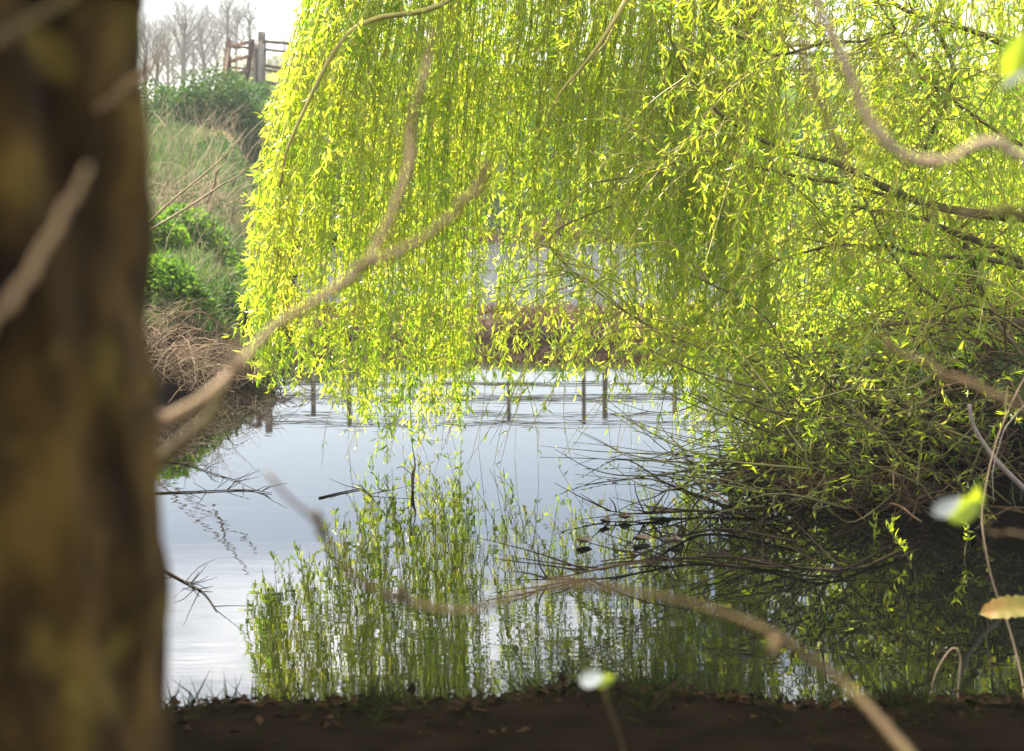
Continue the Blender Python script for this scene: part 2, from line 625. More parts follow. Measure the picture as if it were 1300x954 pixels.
sc.view_settings.view_transform = 'Standard'
sc.view_settings.look = 'None'
sc.view_settings.exposure = 2.02
sc.view_settings.gamma = 1.0
sc.view_settings.use_curve_mapping = False
sc.cycles.max_bounces = 9
sc.cycles.diffuse_bounces = 3
sc.cycles.glossy_bounces = 3
sc.cycles.transmission_bounces = 7
sc.cycles.transparent_max_bounces = 4
sc.cycles.caustics_reflective = False
sc.cycles.caustics_refractive = False
sc.cycles.sample_clamp_indirect = 10
sc.cycles.use_denoising = True

# ------------------------------------------------------------------ ground, water
def near_edge(x):
    return 4.46 + .09 * np.sin(x * 2.3 + 1) + .06 * np.sin(x * 6.1) + .025 * np.sin(x * 13.7)


pond_poly = [(x, near_edge(x)) for x in np.linspace(-2.6, 2.9, 30)]
pond_poly += [(3.0, 5.4), (2.55, 6.2), (2.15, 6.7), (1.85, 7.1), (1.6, 7.5), (1.5, 8.2), (1.45, 9.3), (1.7, 11), (1.9, 13), (2.3, 15.5), (4, 18), (9, 24), (16, 32), (20, 38),
              (10, 40.5), (4, 40), (-1, 40.3), (-3.4, 39), (-4.6, 34), (-3.4, 26), (-2.7, 20), (-2.15, 15.5), (-1.95, 13.5), (-1.95, 12.6),
              (-2.02, 11.9), (-2.2, 11.2), (-2.45, 10.5), (-3.1, 9.6), (-3.6, 8.2), (-3.5, 6.2), (-3.0, 5.0)]
pond_poly = np.array(pond_poly)


def shore_dist(X, Y):
    """signed distance to the shoreline, positive on land"""
    p = pond_poly
    q = np.roll(p, -1, 0)
    dmin = np.full(X.shape, 1e9)
    ins = np.zeros(X.shape, bool)
    for (ax, ay), (bx, by) in zip(p, q):
        ex, ey = bx - ax, by - ay
        t = np.clip(((X - ax) * ex + (Y - ay) * ey) / (ex * ex + ey * ey + 1e-12), 0, 1)
        dmin = np.minimum(dmin, (X - ax - t * ex) ** 2 + (Y - ay - t * ey) ** 2)
        c = (ay > Y) != (by > Y)
        xi = ax + (Y - ay) / (by - ay + 1e-12) * ex
        ins ^= c & (X < xi)
    d = np.sqrt(dmin)
    return np.where(ins, -d, d)


def sstep(x, a, b):
    t = np.clip((x - a) / (b - a), 0, 1)
    return t * t * (3 - 2 * t)


def ground_z(X, Y):
    X = np.asarray(X, float)
    Y = np.asarray(Y, float)
    d = shore_dist(X, Y)
    ys = [-10, 0, 2.5, 4.6, 6, 10, 12.5, 15, 20, 28, 36, 45, 60, 100, 140, 250, 500]
    left = np.interp(Y, ys, [.5, .42, .20, .12, .4, .38, .52, .80, 1.25, 2.0, 2.7, 3.25, 3.6, 5.2, 7.4, 12, 26])
    mid = np.interp(Y, ys, [.5, .42, .20, .12, .4, .38, .52, .80, 1.25, 2.0, 2.9, 4.0, 4.8, 7.7, 10.8, 16, 30])
    px = 650 + X / np.maximum(Y, 1) * F
    k = sstep(px, 262, 305)
    H = left * (1 - k) + mid * k
    rt = (X > 0) & (Y < 30)
    Hr = .22 + .28 * np.clip(X - 1.4, 0, 4) * sstep(Y, 5.2, 7.5) + .15 * sstep(Y, 5, 7)
    H = np.where(rt, np.minimum(np.maximum(Hr, 0), 1.3) * (1 - sstep(Y, 14, 30)) + H * sstep(Y, 14, 30), H)
    nr = Y < 5
    H = np.where(nr, np.interp(Y, [-10, 0, 2.5, 4.6], [.5, .42, .20, .12]), H)
    wd = np.interp(Y, [4, 5, 8, 12, 20, 40, 46], [.35, .45, .6, .8, 2.5, 6, 8])
    lw = np.interp(Y, [4, 5, 8, 12, 20, 40, 46], [.35, .45, .6, .8, 1.1, 1.6, 2.0])
    wd = np.where((px < 345) & (Y > 8), lw, wd)
    land = H * sstep(d, -.02 * wd, wd)
    bump = .03 * np.sin(X * 3.1 + Y) * np.sin(Y * 2.3 - X * 1.7) + .015 * np.sin(X * 9 + 2 * Y) * np.sin(Y * 8)
    land = land + np.where(d > .05, bump * np.clip(d, 0, 1) * np.clip(Y / 8, .4, 3), 0)
    return np.where(d < 0, np.maximum(-.6, d * .6), land)


def axis(lo, fine_lo, fine_hi, hi, step, grow=1.12):
    a = list(np.arange(fine_lo, fine_hi + 1e-6, step))
    s, x = step, fine_hi
    while x < hi:
        s *= grow
        x += s
        a.append(x)
    s, x, b = step, fine_lo, []
    while x > lo:
        s *= grow
        x -= s
        b.append(x)
    return np.array(b[::-1] + a)


gx = axis(-700, -4.5, 4.5, 700, .10)
gy = axis(-40, 3.0, 18, 1800, .10, 1.045)
GX, GY = np.meshgrid(gx, gy)
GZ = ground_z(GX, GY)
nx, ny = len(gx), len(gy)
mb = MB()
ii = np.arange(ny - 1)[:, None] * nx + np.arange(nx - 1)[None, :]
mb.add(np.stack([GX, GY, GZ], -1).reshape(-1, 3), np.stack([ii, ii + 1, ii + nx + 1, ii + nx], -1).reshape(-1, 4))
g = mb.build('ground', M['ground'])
g['kind'] = 'structure'


def sheet(name, x0, x1, y0, y1, z, mat):
    b = MB()
    n = 24
    xs, ys = np.linspace(x0, x1, n), np.linspace(y0, y1, n)
    a, c = np.meshgrid(xs, ys)
    i = np.arange(n - 1)[:, None] * n + np.arange(n - 1)[None, :]
    b.add(np.stack([a, c, np.full_like(a, z)], -1).reshape(-1, 3), np.stack([i, i + 1, i + n + 1, i + n], -1).reshape(-1, 4))
    o = b.build(name, mat)
    o['kind'] = 'structure'
    return o


sheet('pond_water', -5, 5, 3.9, 15.8, 0.0, M['pond'])
sheet('far_pond_water', -8, 24, 15.8, 41.5, 0.0, M['far_pond'])

# low muddy causeway between the two waters
cx = np.linspace(-2.6, 3.2, 120)
prof = np.array([[-.42, -.3], [-.30, .02], [-.20, .16], [-.06, .215], [.1, .22], [.22, .14], [.34, .0], [.45, -.3]])
b = MB()
V = []
for i, x in enumerate(cx):
    h = 1 + .18 * math.sin(x * 3.7) + .12 * math.sin(x * 9.1 + 1)
    s = .05 * math.sin(x * 2.1) + .03 * math.sin(x * 7.7)
    for py, pz in prof:
        V.append((x, 15.8 + py + s, pz * h if pz > 0 else pz))
m = len(prof)
i = np.arange(len(cx) - 1)[:, None] * m + np.arange(m - 1)[None, :]
b.add(V, np.stack([i, i + m, i + m + 1, i + 1], -1).reshape(-1, 4))
o = b.build('causeway', M['mud'])
o['kind'] = 'structure'
b = MB()
n = 5200
x = rng.uniform(-2.5, 3, n)
y = 15.8 + rng.normal(0, .17, n)
z = .20 * (1 - (np.abs(y - 15.8) / .42) ** 2)
dr = np.stack([rng.normal(0, .45, n), rng.normal(0, .35, n), rng.uniform(.3, 1, n)], -1)
b.leaves(np.stack([x, y, z], -1), dr, rng.uniform(.06, .2, n), .009, droop=.25)
n = 5000
x = rng.uniform(-4, 12, n)
x = x + .5 * np.sin(x * 2.7)
y = 39.6 + rng.normal(0, .45, n)
dr = np.stack([rng.normal(0, .3, n), rng.normal(0, .3, n), rng.uniform(.5, 1, n)], -1)
hgt = rng.uniform(.2, .9, n) * (.55 + .45 * np.sin(x * 1.9) * np.sin(x * .83 + 1))
b.leaves(np.stack([x, y, np.full(n, -.05)], -1), dr, np.abs(hgt) + .1, .03, droop=.15)
o = b.build('dead_reeds', M['dead_reed'])
tag(o, 'rusty dead reed stubble along the muddy causeway and the far waterline', 'reeds', kind='stuff')


# ------------------------------------------------------------------ plants: generic
def clump(name, c, rad, n, ls, mat, label, cat, group=None, stems=None, wratio=.6, lumps=7, stem_mat=None, seed=0, flat=.5, parent=None, stem_name='stems'):
    """leafy mound standing on the ground: lumpy outline, leaves through its volume, stems inside"""
    r = np.random.default_rng(seed)
    c = np.asarray(c, float)
    t = thing(name, c, label, cat, group) if parent is None else parent
    lc = r.normal(0, .42, (lumps, 3))
    lc[:, 2] = np.abs(lc[:, 2]) * .9
    lr = r.uniform(.35, .62, lumps)
    k = r.integers(0, lumps, n)
    u = r.normal(size=(n, 3))
    u /= np.linalg.norm(u, axis=1)[:, None]
    rr = r.uniform(.25, 1, n) ** .4
    p = lc[k] + u * (lr[k] * rr)[:, None]
    p[:, 2] = np.abs(p[:, 2])
    pos = c + p * np.asarray(rad)
    gz = ground_z(pos[:, 0], pos[:, 1])
    pos[:, 2] = gz + p[:, 2] * rad[2]
    dr = u * .7 + r.normal(0, .55, (n, 3))
    dr[:, 2] -= .15
    b = MB()
    up = r.normal(0, flat, (n, 3))
    up[:, 2] += 1
    b.leaves(pos, dr, r.uniform(.6, 1.25, n) * ls, r.uniform(.8, 1.2, n) * ls * wratio, up)
    b.build('foliage', mat, t)
    if stems:
        b = MB()
        for q in r.choice(n, stems, replace=False):
            base = np.array([c[0] + (pos[q, 0] - c[0]) * .6 + r.normal(0, .05), c[1] + (pos[q, 1] - c[1]) * .6, 0])
            base[2] = ground_z(base[0], base[1]) - .02
            mid = (base + pos[q]) / 2 + r.normal(0, .04, 3)
            b.tube(spline([base, mid, pos[q]], 5), taper([ls * .10, ls * .04], 5), 4)
        b.build(stem_name, stem_mat or M['green_bark'], t)['kind'] = 'stuff'
    return t


def on_ground(px, d):
    x = (px - 650) / F * d * math.cos(PITCH)
    # small correction for the pitched camera
    for _ in range(4):
        z = float(ground_z(x, d))
        depth = d * math.cos(PITCH) + (CAMZ - z) * math.sin(PITCH)
        x = (px - 650) / F * depth
    return np.array([x, d, float(ground_z(x, d))])


# left bank: nettles, ivy mound, brambles, grass
NET = 'nettle patches on the bank across the pond'
clump('nettle_clump', on_ground(226, 12.9), (.44, .45, .44), 4200, .060, M['nettle'], 'bright green nettle clump low on the bank, just above the dead brambles by the water', 'nettles', NET, 40, seed=1)
clump('nettle_clump', on_ground(205, 15.4), (.50, .5, .42), 3600, .062, M['nettle'], 'sunlit yellow-green nettle clump beside the dark mossy trunk, upper of the two nettle patches there', 'nettles', NET, 30, seed=2)
clump('nettle_clump', on_ground(285, 16.2), (.50, .55, .45), 3600, .062, M['nettle'], 'darker green nettle clump close against the left edge of the willow curtain', 'nettles', NET, 30, seed=3)
clump('nettle_clump', on_ground(312, 13.6), (.28, .4, .3), 1100, .055, M['ivy'], 'small dark nettle tuft tucked between the brambles and the willow leaves', 'nettles', NET, 15, seed=4)
clump('ivy_mound', on_ground(266, 34.5), (1.45, 1.4, .92), 26000, .075, M['ivy'], 'big rounded dark green ivy mound on the hilltop below the rusty gate', 'ivy', None, 40, seed=5, wratio=.8, lumps=22)
clump('ivy_mound', on_ground(322, 39), (.75, .9, .30), 4000, .075, M['ivy'], 'low ivy spreading at the foot of the grey gateposts', 'ivy', None, 20, seed=6, wratio=.8)
clump('bank_shrub', on_ground(292, 27), (.5, .6, .4), 1500, .07, M['ivy'], 'small dark shrub on the bare earth face of the bank', 'shrub', None, 20, seed=8)

# grass on the banks
b = MB()
N = 60000
gpx = rng.uniform(165, 420, N)
gd = 11.2 * (46 / 11.2) ** rng.uniform(0, 1, N) ** .8
xs = (gpx - 650) / F * gd
sd_ = shore_dist(xs, gd)
nzv = np.sin(xs * 2.1 + gd * .7) + np.sin(gd * 1.3 - xs * .9)
ok = (sd_ > .35) & (nzv > -1.3) & (gd > 12.5) & (np.hypot(xs - SCAR[0], (gd - SCAR[1]) * .28) > .85)
xs, gd = xs[ok], gd[ok]
N = len(xs)
gz = ground_z(xs, gd)
dr = np.stack([rng.normal(.15, .45, N), rng.normal(0, .45, N), rng.uniform(.5, 1, N)], -1)
b.leaves(np.stack([xs, gd, gz - .01], -1), dr, rng.uniform(.10, .26, N) * (gd / 18) ** .35, .012 * (gd / 14) ** .7, droop=.3)
# near-bank and far-bank grass
N = 26000
xs = rng.uniform(-6, 16, N)
yd = rng.uniform(40, 47, N)
ok = (shore_dist(xs, yd) > .3)
xs, yd = xs[ok], yd[ok]
N = len(xs)
dr = np.stack([rng.normal(.1, .4, N), rng.normal(0, .4, N), rng.uniform(.5, 1, N)], -1)
b.leaves(np.stack([xs, yd, ground_z(xs, yd) - .02], -1), dr, rng.uniform(.2, .45, N), .04, droop=.3)
N = 9000
xs = rng.uniform(1.4, 5.5, N)
yd = rng.uniform(5.0, 14, N)
ok = shore_dist(xs, yd) > .12
xs, yd = xs[ok], yd[ok]
N = len(xs)
dr = np.stack([rng.normal(-.1, .5, N), rng.normal(-.1, .5, N), rng.uniform(.4, 1, N)], -1)
b.leaves(np.stack([xs, yd, ground_z(xs, yd) - .01], -1), dr, rng.uniform(.08, .22, N), .009, droop=.35)
o = b.build('grass', M['grass'])
tag(o, 'rough spring grass covering the banks around the pond', 'grass', kind='stuff')

# dry stalks standing in the grass
b = MB()
N = 560
for _ in range(N):
    px = rng.uniform(168, 330)
    d = 14.5 * (34 / 14.5) ** rng.uniform(0, 1)
    p = on_ground(px, d)
    if shore_dist(p[0:1], p[1:2])[0] < .2:
        continue
    h = rng.uniform(.25, .75) * (d / 20) ** .4
    lean = rng.normal(0, .4, 3) * h
    lean[2] = 0
    top = p + lean + np.array([0, 0, h])
    mid = p + lean * .3 + np.array([0, 0, h * .55])
    b.tube(spline([p, mid, top], 5), taper([.0035, .0018], 5) * (d / 14) ** .6, 3, cap=False)
    if rng.random() < .35:
        b.tube(spline([mid, mid + lean * .4 + rng.normal(0, .08, 3) + np.array([0, 0, .08])], 3), .0018 * (d / 14) ** .6, 3, cap=False)
o = b.build('dry_grass_stalks', M['straw'])
tag(o, 'pale dry stalks standing in the rough grass of the far bank', 'dry stalks', kind='stuff')


def thicket(name, c, rad, n, ln, r0, mat, label, cat, group=None, seed=0, arch=.35, part='canes'):
    r = np.random.default_rng(seed)
    c = np.asarray(c, float)
    t = thing(name, c, label, cat, group)
    b = MB()
    for _ in range(n):
        p = c + r.normal(0, .5, 3) * rad
        p[2] = max(float(ground_z(p[0], p[1])), 0) + r.uniform(-.02, .3) * rad[2]
        az = r.uniform(0, 2 * PI)
        l = ln * r.uniform(.4, 1.2)
        h = np.array([math.cos(az), math.sin(az) * .8, 0])
        q = p + h * l + np.array([0, 0, r.uniform(-.25, .7) * rad[2]])
        mid = (p + q) / 2 + np.array([0, 0, arch * l * r.uniform(.2, 1)]) + r.normal(0, .06 * l, 3)
        q[2] = max(q[2], .01)
        pts = spline([p, mid, q], 8) + r.normal(0, .006 * ln, (8, 3))
        b.tube(pts, taper([r0, r0 * .4], 8) * r.uniform(.5, 1.3), 4, cap=False)
        if r.random() < .5:
            k = r.integers(2, 6)
            e = pts[k] + r.normal(0, .22, 3) * ln
            b.tube(spline([pts[k], (pts[k] + e) / 2 + r.normal(0, .03, 3), e], 4), r0 * .4, 3, cap=False)
    b.build(part, mat, t)
    return t


BR = 'dead bramble tangles at the far water edge'
thicket('bramble_thicket', on_ground(222, 11.5), (.42, .35, .22), 330, .5, .0032, M['dead_twig'], 'tangle of pale dead brambles overhanging the water beside the mossy trunk', 'brambles', BR, 11)
thicket('bramble_thicket', on_ground(288, 12.1), (.36, .4, .30), 330, .45, .0032, M['brush'], 'brown dead brambles by the water, touching the left edge of the willow curtain', 'brambles', BR, 12)
thicket('bramble_thicket', on_ground(215, 17.5), (.5, .6, .35), 70, .8, .005, M['dead_twig'], 'thin pale bramble stems arching through the grass above the nettles', 'brambles', BR, 13)
thicket('bramble_thicket', on_ground(300, 19.5), (.6, .8, .5), 90, .9, .006, M['dead_twig'], 'brown bramble stems below the bare earth face of the bank', 'brambles', BR, 14)

# two long bare canes leaning out over the left bank
t = thing('bare_cane', on_ground(185, 14.5), 'two long pale leaning canes crossing above the nettles', 'cane')
for pts in ([(178, 292, 14.2), (230, 245, 14), (275, 210, 13.8), (305, 180, 13.6)], [(185, 296, 14), (240, 262, 13.8), (290, 232, 13.6), (318, 210, 13.5)],
            [(262, 258, 13.8), (270, 235, 13.8), (278, 218, 13.7), (290, 205, 13.7)]):
    b = MB()
    b.tube(spline([P(*q) for q in pts], 16) + wob(16, .008), taper([.011, .005], 16), 5)
    b.build('stem', M['dead_twig'], t)

# ------------------------------------------------------------------ gate, posts, fence on the hill
GD = 44.0


def bar(bm, p, q, w, d=None):
    p, q = np.asarray(p, float), np.asarray(q, float)
    v = q - p
    ln = np.linalg.norm(v)
    z = v / ln
    x = np.cross(z, [0, 1, 0])
    x /= np.linalg.norm(x)
    y = np.cross(z, x)
    bm.box((p + q) / 2, (w, d or w, ln), np.array([x, y, z]), jit=w * .03)


gz0 = P(300, 108, GD)
t = thing('rusty_gate', gz0, 'rusty leaning metal gate hanging open beside the grey gatepost', 'gate')
b = MB(); bar(b, P(283, 112, GD - .6), P(291, 50, GD - .6), .13); b.build('stile', M['rust'], t)
b = MB(); bar(b, P(293, 112, GD - .4), P(289, 52, GD - .4), .10); b.build('stile', M['rust'], t)
b = MB(); bar(b, P(311, 116, GD), P(321, 50, GD), .12); b.build('stile', M['rust'], t)
for (a0, a1), (c0, c1) in (((288, 61), (320, 53)), ((285, 80), (317, 71)), ((283, 99), (315, 90)), ((282, 113), (313, 108))):
    b = MB(); bar(b, P(a0, a1, GD - .55), P(c0, c1, GD - .05), .085); b.build('rail', M['rust'], t)
b = MB(); bar(b, P(291, 60, GD - .5), P(322, 61, GD + .2), .05); b.build('rail', M['rust'], t)
b = MB(); bar(b, P(291, 86, GD - .5), P(322, 88, GD + .2), .05); b.build('rail', M['rust'], t)

for nm, (x0, y0, x1, y1), wd, mt, lb in (('gatepost', (325, 122, 326, 56), .17, 'post_wood', 'short grey weathered wooden post between the rusty gate and the taller gatepost'),
                                         ('gatepost', (333, 122, 333, 55), .20, 'post_wood', 'tall grey wooden gatepost with a dark capped top, highest of the posts')):
    b = MB()
    bar(b, P(x0, y0 + 6, GD + .2), P(x1, y1, GD + .2), wd)
    t = tag(b.build(nm, M[mt]), lb, 'gatepost')
    if 'tall' in lb:
        b = MB()
        bar(b, P(332.5, 57, GD + .2), P(332.5, 41, GD + .2), .17)
        bar(b, P(325, 62, GD + .1), P(325, 120, GD + .1), .04)
        b.build('top', M['dark_wood'], t)

# field fence running right along the far bank, behind the willow
post_px = [391, 438, 646, 744, 771, 862, 920, 985, 1050, 1120, 1190, 1260]
fr = thing('field_fence', P(600, 118, GD), 'long dark post and rail fence behind the willow, running from the gatepost', 'fence')


def fence_top(px):
    return np.interp(px, [336, 391, 438, 546, 744, 900, 1300], [53, 66, 52, 60, 58, 66, 70])


for px in post_px:
    d = GD + .3 * math.sin(px)
    top = P(px, float(fence_top(px)) + rng.uniform(-3, 4), d)
    g0 = float(ground_z(top[0], d))
    b = MB()
    bar(b, (top[0] + rng.normal(0, .03), d, g0 - .3), top, rng.uniform(.10, .15), .12)
    b.build('post', M['dark_wood'], fr)
allp = [336] + post_px
for row, dy in enumerate((3, 14, 35, 41, 56)):
    n = 40
    px = np.linspace(336, 1270, n)
    sag = rng.normal(0, .6, n)
    pts = np.array([P(x, float(fence_top(x)) * (.35) + 52 * .65 + dy + s - 3, GD + .12) for x, s in zip(px, sag)])
    b = MB()
    b.tube(pts, .045 if row in (0, 2, 4) else .035, 6)
    b.build('rail', M['dark_wood'], fr)


# ------------------------------------------------------------------ bare trees beyond
def grow(bm, p, d, ln, r, depth, rs, k=4, up=.10, twig=None, spread=.55):
    n = 4 if depth > 1 else 3
    pts = [p]
    d = d / np.linalg.norm(d)
    for i in range(n - 1):
        d = d + rs.normal(0, .13, 3) + np.array([0, 0, up])
        d /= np.linalg.norm(d)
        pts.append(pts[-1] + d * ln / (n - 1))
    r1 = r * (.62 if depth > 0 else .4)
    bm.tube(pts, taper([r, r1], n), k if depth > 1 else 3, cap=False)
    if depth == 0:
        return
    nb = rs.integers(2, 4) + (1 if depth <= 2 else 0)
    for j in range(nb):
        a = rs.normal(size=3)
        a -= d * a.dot(d)
        a /= np.linalg.norm(a) + 1e-9
        nd_ = d * rs.uniform(.6, 1) + a * spread * rs.uniform(.6, 1.3)
        st = pts[-1] if j < 2 else pts[rs.integers(1, n - 1)] if n > 2 else pts[-1]
        grow(bm, np.array(st), nd_, ln * rs.uniform(.62, .88), r1 * rs.uniform(.65, .95), depth - 1, rs, k, up, twig, spread)


def bare_tree(px, d, h, label, seed, ivied=True, lean=0.0):
    rs = np.random.default_rng(seed)
    base = on_ground(px, d)
    h *= 1.15
    th = h * .40
    t = thing('bare_tree', base, label, 'tree', 'bare trees beyond the hill')
    b = MB()
    tp = [base - np.array([0, 0, .3]), base + np.array([lean * .3, 0, h * .3]), base + np.array([lean, 0, h * .58]), base + np.array([lean * 1.5, 0, h * .82])]
    r0 = h * .022
    tk = spline(tp, 14) + wob(14, h * .006, 6)
    b.tube(tk, taper([r0 * 1.25, r0, r0 * .75, r0 * .3], 14), 8)
    b.build('trunk', M['ivied_bark'] if ivied else M['far_bark'], t)
    b = MB()
    nb = 17 if px < 330 else 9
    for j in range(nb):
        f = .30 + .68 * j / nb + rs.uniform(-.02, .02)
        a = j * 2.4 + rs.uniform(0, .8)
        s = tk[min(int(f * 13), 13)]
        ll = h * (.06 + .17 * (1 - abs(f - .45) * 1.2))
        grow(b, s, np.array([math.cos(a) * .8, math.sin(a) * .7, .75 + .5 * f]), ll, r0 * (.55 - .3 * f), 5 if px < 330 else 4, rs, 5, .05, spread=.6)
    b.build('crown', M['far_bark'], t)
    return t


BT = [(232, 118, 7.3, 'tall bare tree with forked crown seen directly above the ivy mound', 31, 0.3),
      (262, 122, 6.6, 'bare tree between the tall forked tree and the rusty gate', 32, -.2),
      (200, 126, 6.0, 'bare tree close beside the dark mossy trunk, short and hazy', 33, .1),
      (183, 112, 5.4, 'bare ivy-clad tree half hidden by the dark mossy trunk', 34, .2),
      (288, 128, 6.0, 'bare tree rising behind the rusty gate', 35, .1),
      (318, 132, 5.0, 'low bare tree behind the grey gateposts', 36, 0),
      (215, 140, 6.4, 'far bare tree showing through the twigs of the tall forked tree', 37, 0),
      (246, 145, 6.2, 'slim far bare tree just beside the tall forked tree', 51, .1),
      (276, 150, 5.6, 'far bare tree half covered by the bare tree next to the rusty gate', 52, -.1),
      (300, 155, 5.4, 'thin bare tree directly above the slanting gate rails', 53, .1),
      (222, 152, 5.2, 'short far bare tree on the trunk side of the tall forked tree', 54, -.1),
      (362, 150, 3.6, 'low bare tree above the pasture, seen between fence rails', 38, 0),
      (470, 150, 4.2, 'bare tree behind the thick arching willow branch', 39, 0),
      (560, 148, 4.4, 'bare tree behind the willow curtain and tip of the long blurred branch', 40, 0),
      (660, 150, 4.0, 'bare tree behind the middle of the willow curtain', 41, 0),
      (780, 150, 4.4, 'bare tree behind the steep willow branch', 42, 0),
      (900, 150, 4.6, 'bare tree behind the dense willow foliage, beside the steep branch', 43, 0)]
for a in BT:
    bare_tree(a[0], a[1], a[2], a[3], a[4], a[4] % 2 == 1, a[5])

HB = [(192, 95, 1.6, 1.5, 'pale grey-green scrub beside the dark mossy trunk on the skyline'),
      (225, 96, 1.6, 1.2, 'pale scrub under the tall forked bare tree'),
      (268, 94, 1.5, 1.5, 'yellowish budding scrub between the ivy mound and the bare trees'),
      (305, 98, 1.5, 1.3, 'hazy scrub seen through the rusty gate'),
      (345, 140, 2.6, 1.6, 'grey hedge scrub on the crest just beyond the gatepost'),
      (385, 142, 2.8, 1.6, 'grey hedge scrub on the crest at the left edge of the willow'),
      (500, 142, 6, 1.7, 'hedge scrub on the crest behind the thick arching willow branch'),
      (640, 142, 6, 1.7, 'hedge scrub on the crest behind the middle of the willow'),
      (800, 142, 7, 1.7, 'hedge scrub on the crest behind the steep willow branch'),
      (1000, 142, 9, 1.8, 'hedge scrub on the crest behind the densest willow foliage')]
for i, (px, d, wd, h, lb) in enumerate(HB):
    clump('scrub_bush', on_ground(px, d), (wd, 1.5, h), int(900 + 260 * wd), .20, M['far_shrub'], lb, 'scrub', 'scrub along the skyline', 70, wratio=.35, seed=60 + i, stem_mat=M['far_bark'])

# shrubs at the foot of the far bank, behind the willow
FB = [(470, 41.5, 1.0, 1.0, 'dark shrub low on the far bank behind the left part of the willow'),
      (560, 42.5, 1.3, 1.3, 'dark shrub on the far bank behind the fork of the long blurred branch'),
      (700, 42.0, 1.2, 1.5, 'dark shrub on the far bank behind the bright gap in the willow'),
      (830, 42.5, 1.5, 1.9, 'dark shrub on the far bank behind the steep willow branch'),
      (960, 42.0, 1.8, 2.2, 'dark tall shrub on the far bank behind dense foliage'),
      (1110, 41.5, 2.0, 2.4, 'dark tall shrub behind the long dark willow bough')]
for i, (px, d, wd, h, lb) in enumerate(FB):
    clump('bank_shrub', on_ground(px, d), (wd, 1.0, h * .6), 1800, .13, M['ivy'], lb, 'shrub', 'shrubs on the far bank', 30, wratio=.6, seed=80 + i)

# ------------------------------------------------------------------ willow
WB = np.array([3.35, 8.4, 0.0])
WB[2] = float(ground_z(WB[0], WB[1]))
wil = thing('willow_tree', WB, 'weeping willow with a bright yellow-green leaf curtain hanging over the pond', 'tree')
b = MB()
tp = spline([WB - [0, 0, .3], WB + [-.05, 0, 1.0], WB + [-.2, .05, 2.2], WB + [-.45, .1, 3.4]], 14)
b.tube(tp + wob(14, .015), taper([.34, .25, .22, .19], 14), 14)
b.build('trunk', M['willow_bark'], wil)
crown_base = WB + np.array([-.4, .1, 3.2])
limb_pts = []


def limb(pts, r0, r1, mat='green_bark', n=22, w=.012, k=7):
    p = spline(pts, n) + wob(n, w, 8)
    q = MB()
    q.tube(p, taper([r0, r1], n), k)
    q.build('limb', M[mat], wil)
    return p


for i, (px, d, zt) in enumerate([(430, 8.3, 3.05), (520, 8.7, 3.1), (610, 9.2, 3.2), (700, 8.9, 3.15), (760, 9.9, 3.3), (850, 9.0, 3.2), (900, 8.0, 3.1), (980, 10.2, 3.4),
                                 (1040, 8.3, 3.2), (1130, 7.6, 3.1), (1180, 9.4, 3.3), (1260, 7.4, 3.1)]):
    e = P(px, 200, d)
    e[2] = zt
    s = crown_base + rng.normal(0, .06, 3)
    mid = s * .5 + e * .5 + np.array([0, 0, .75])
    mid2 = s * .2 + e * .8 + np.array([0, 0, .45])
    limb_pts.append(limb([s, mid, mid2, e], .06, .012, 'willow_bark', 26, .03))
LP = np.concatenate([p[6:] for p in limb_pts])

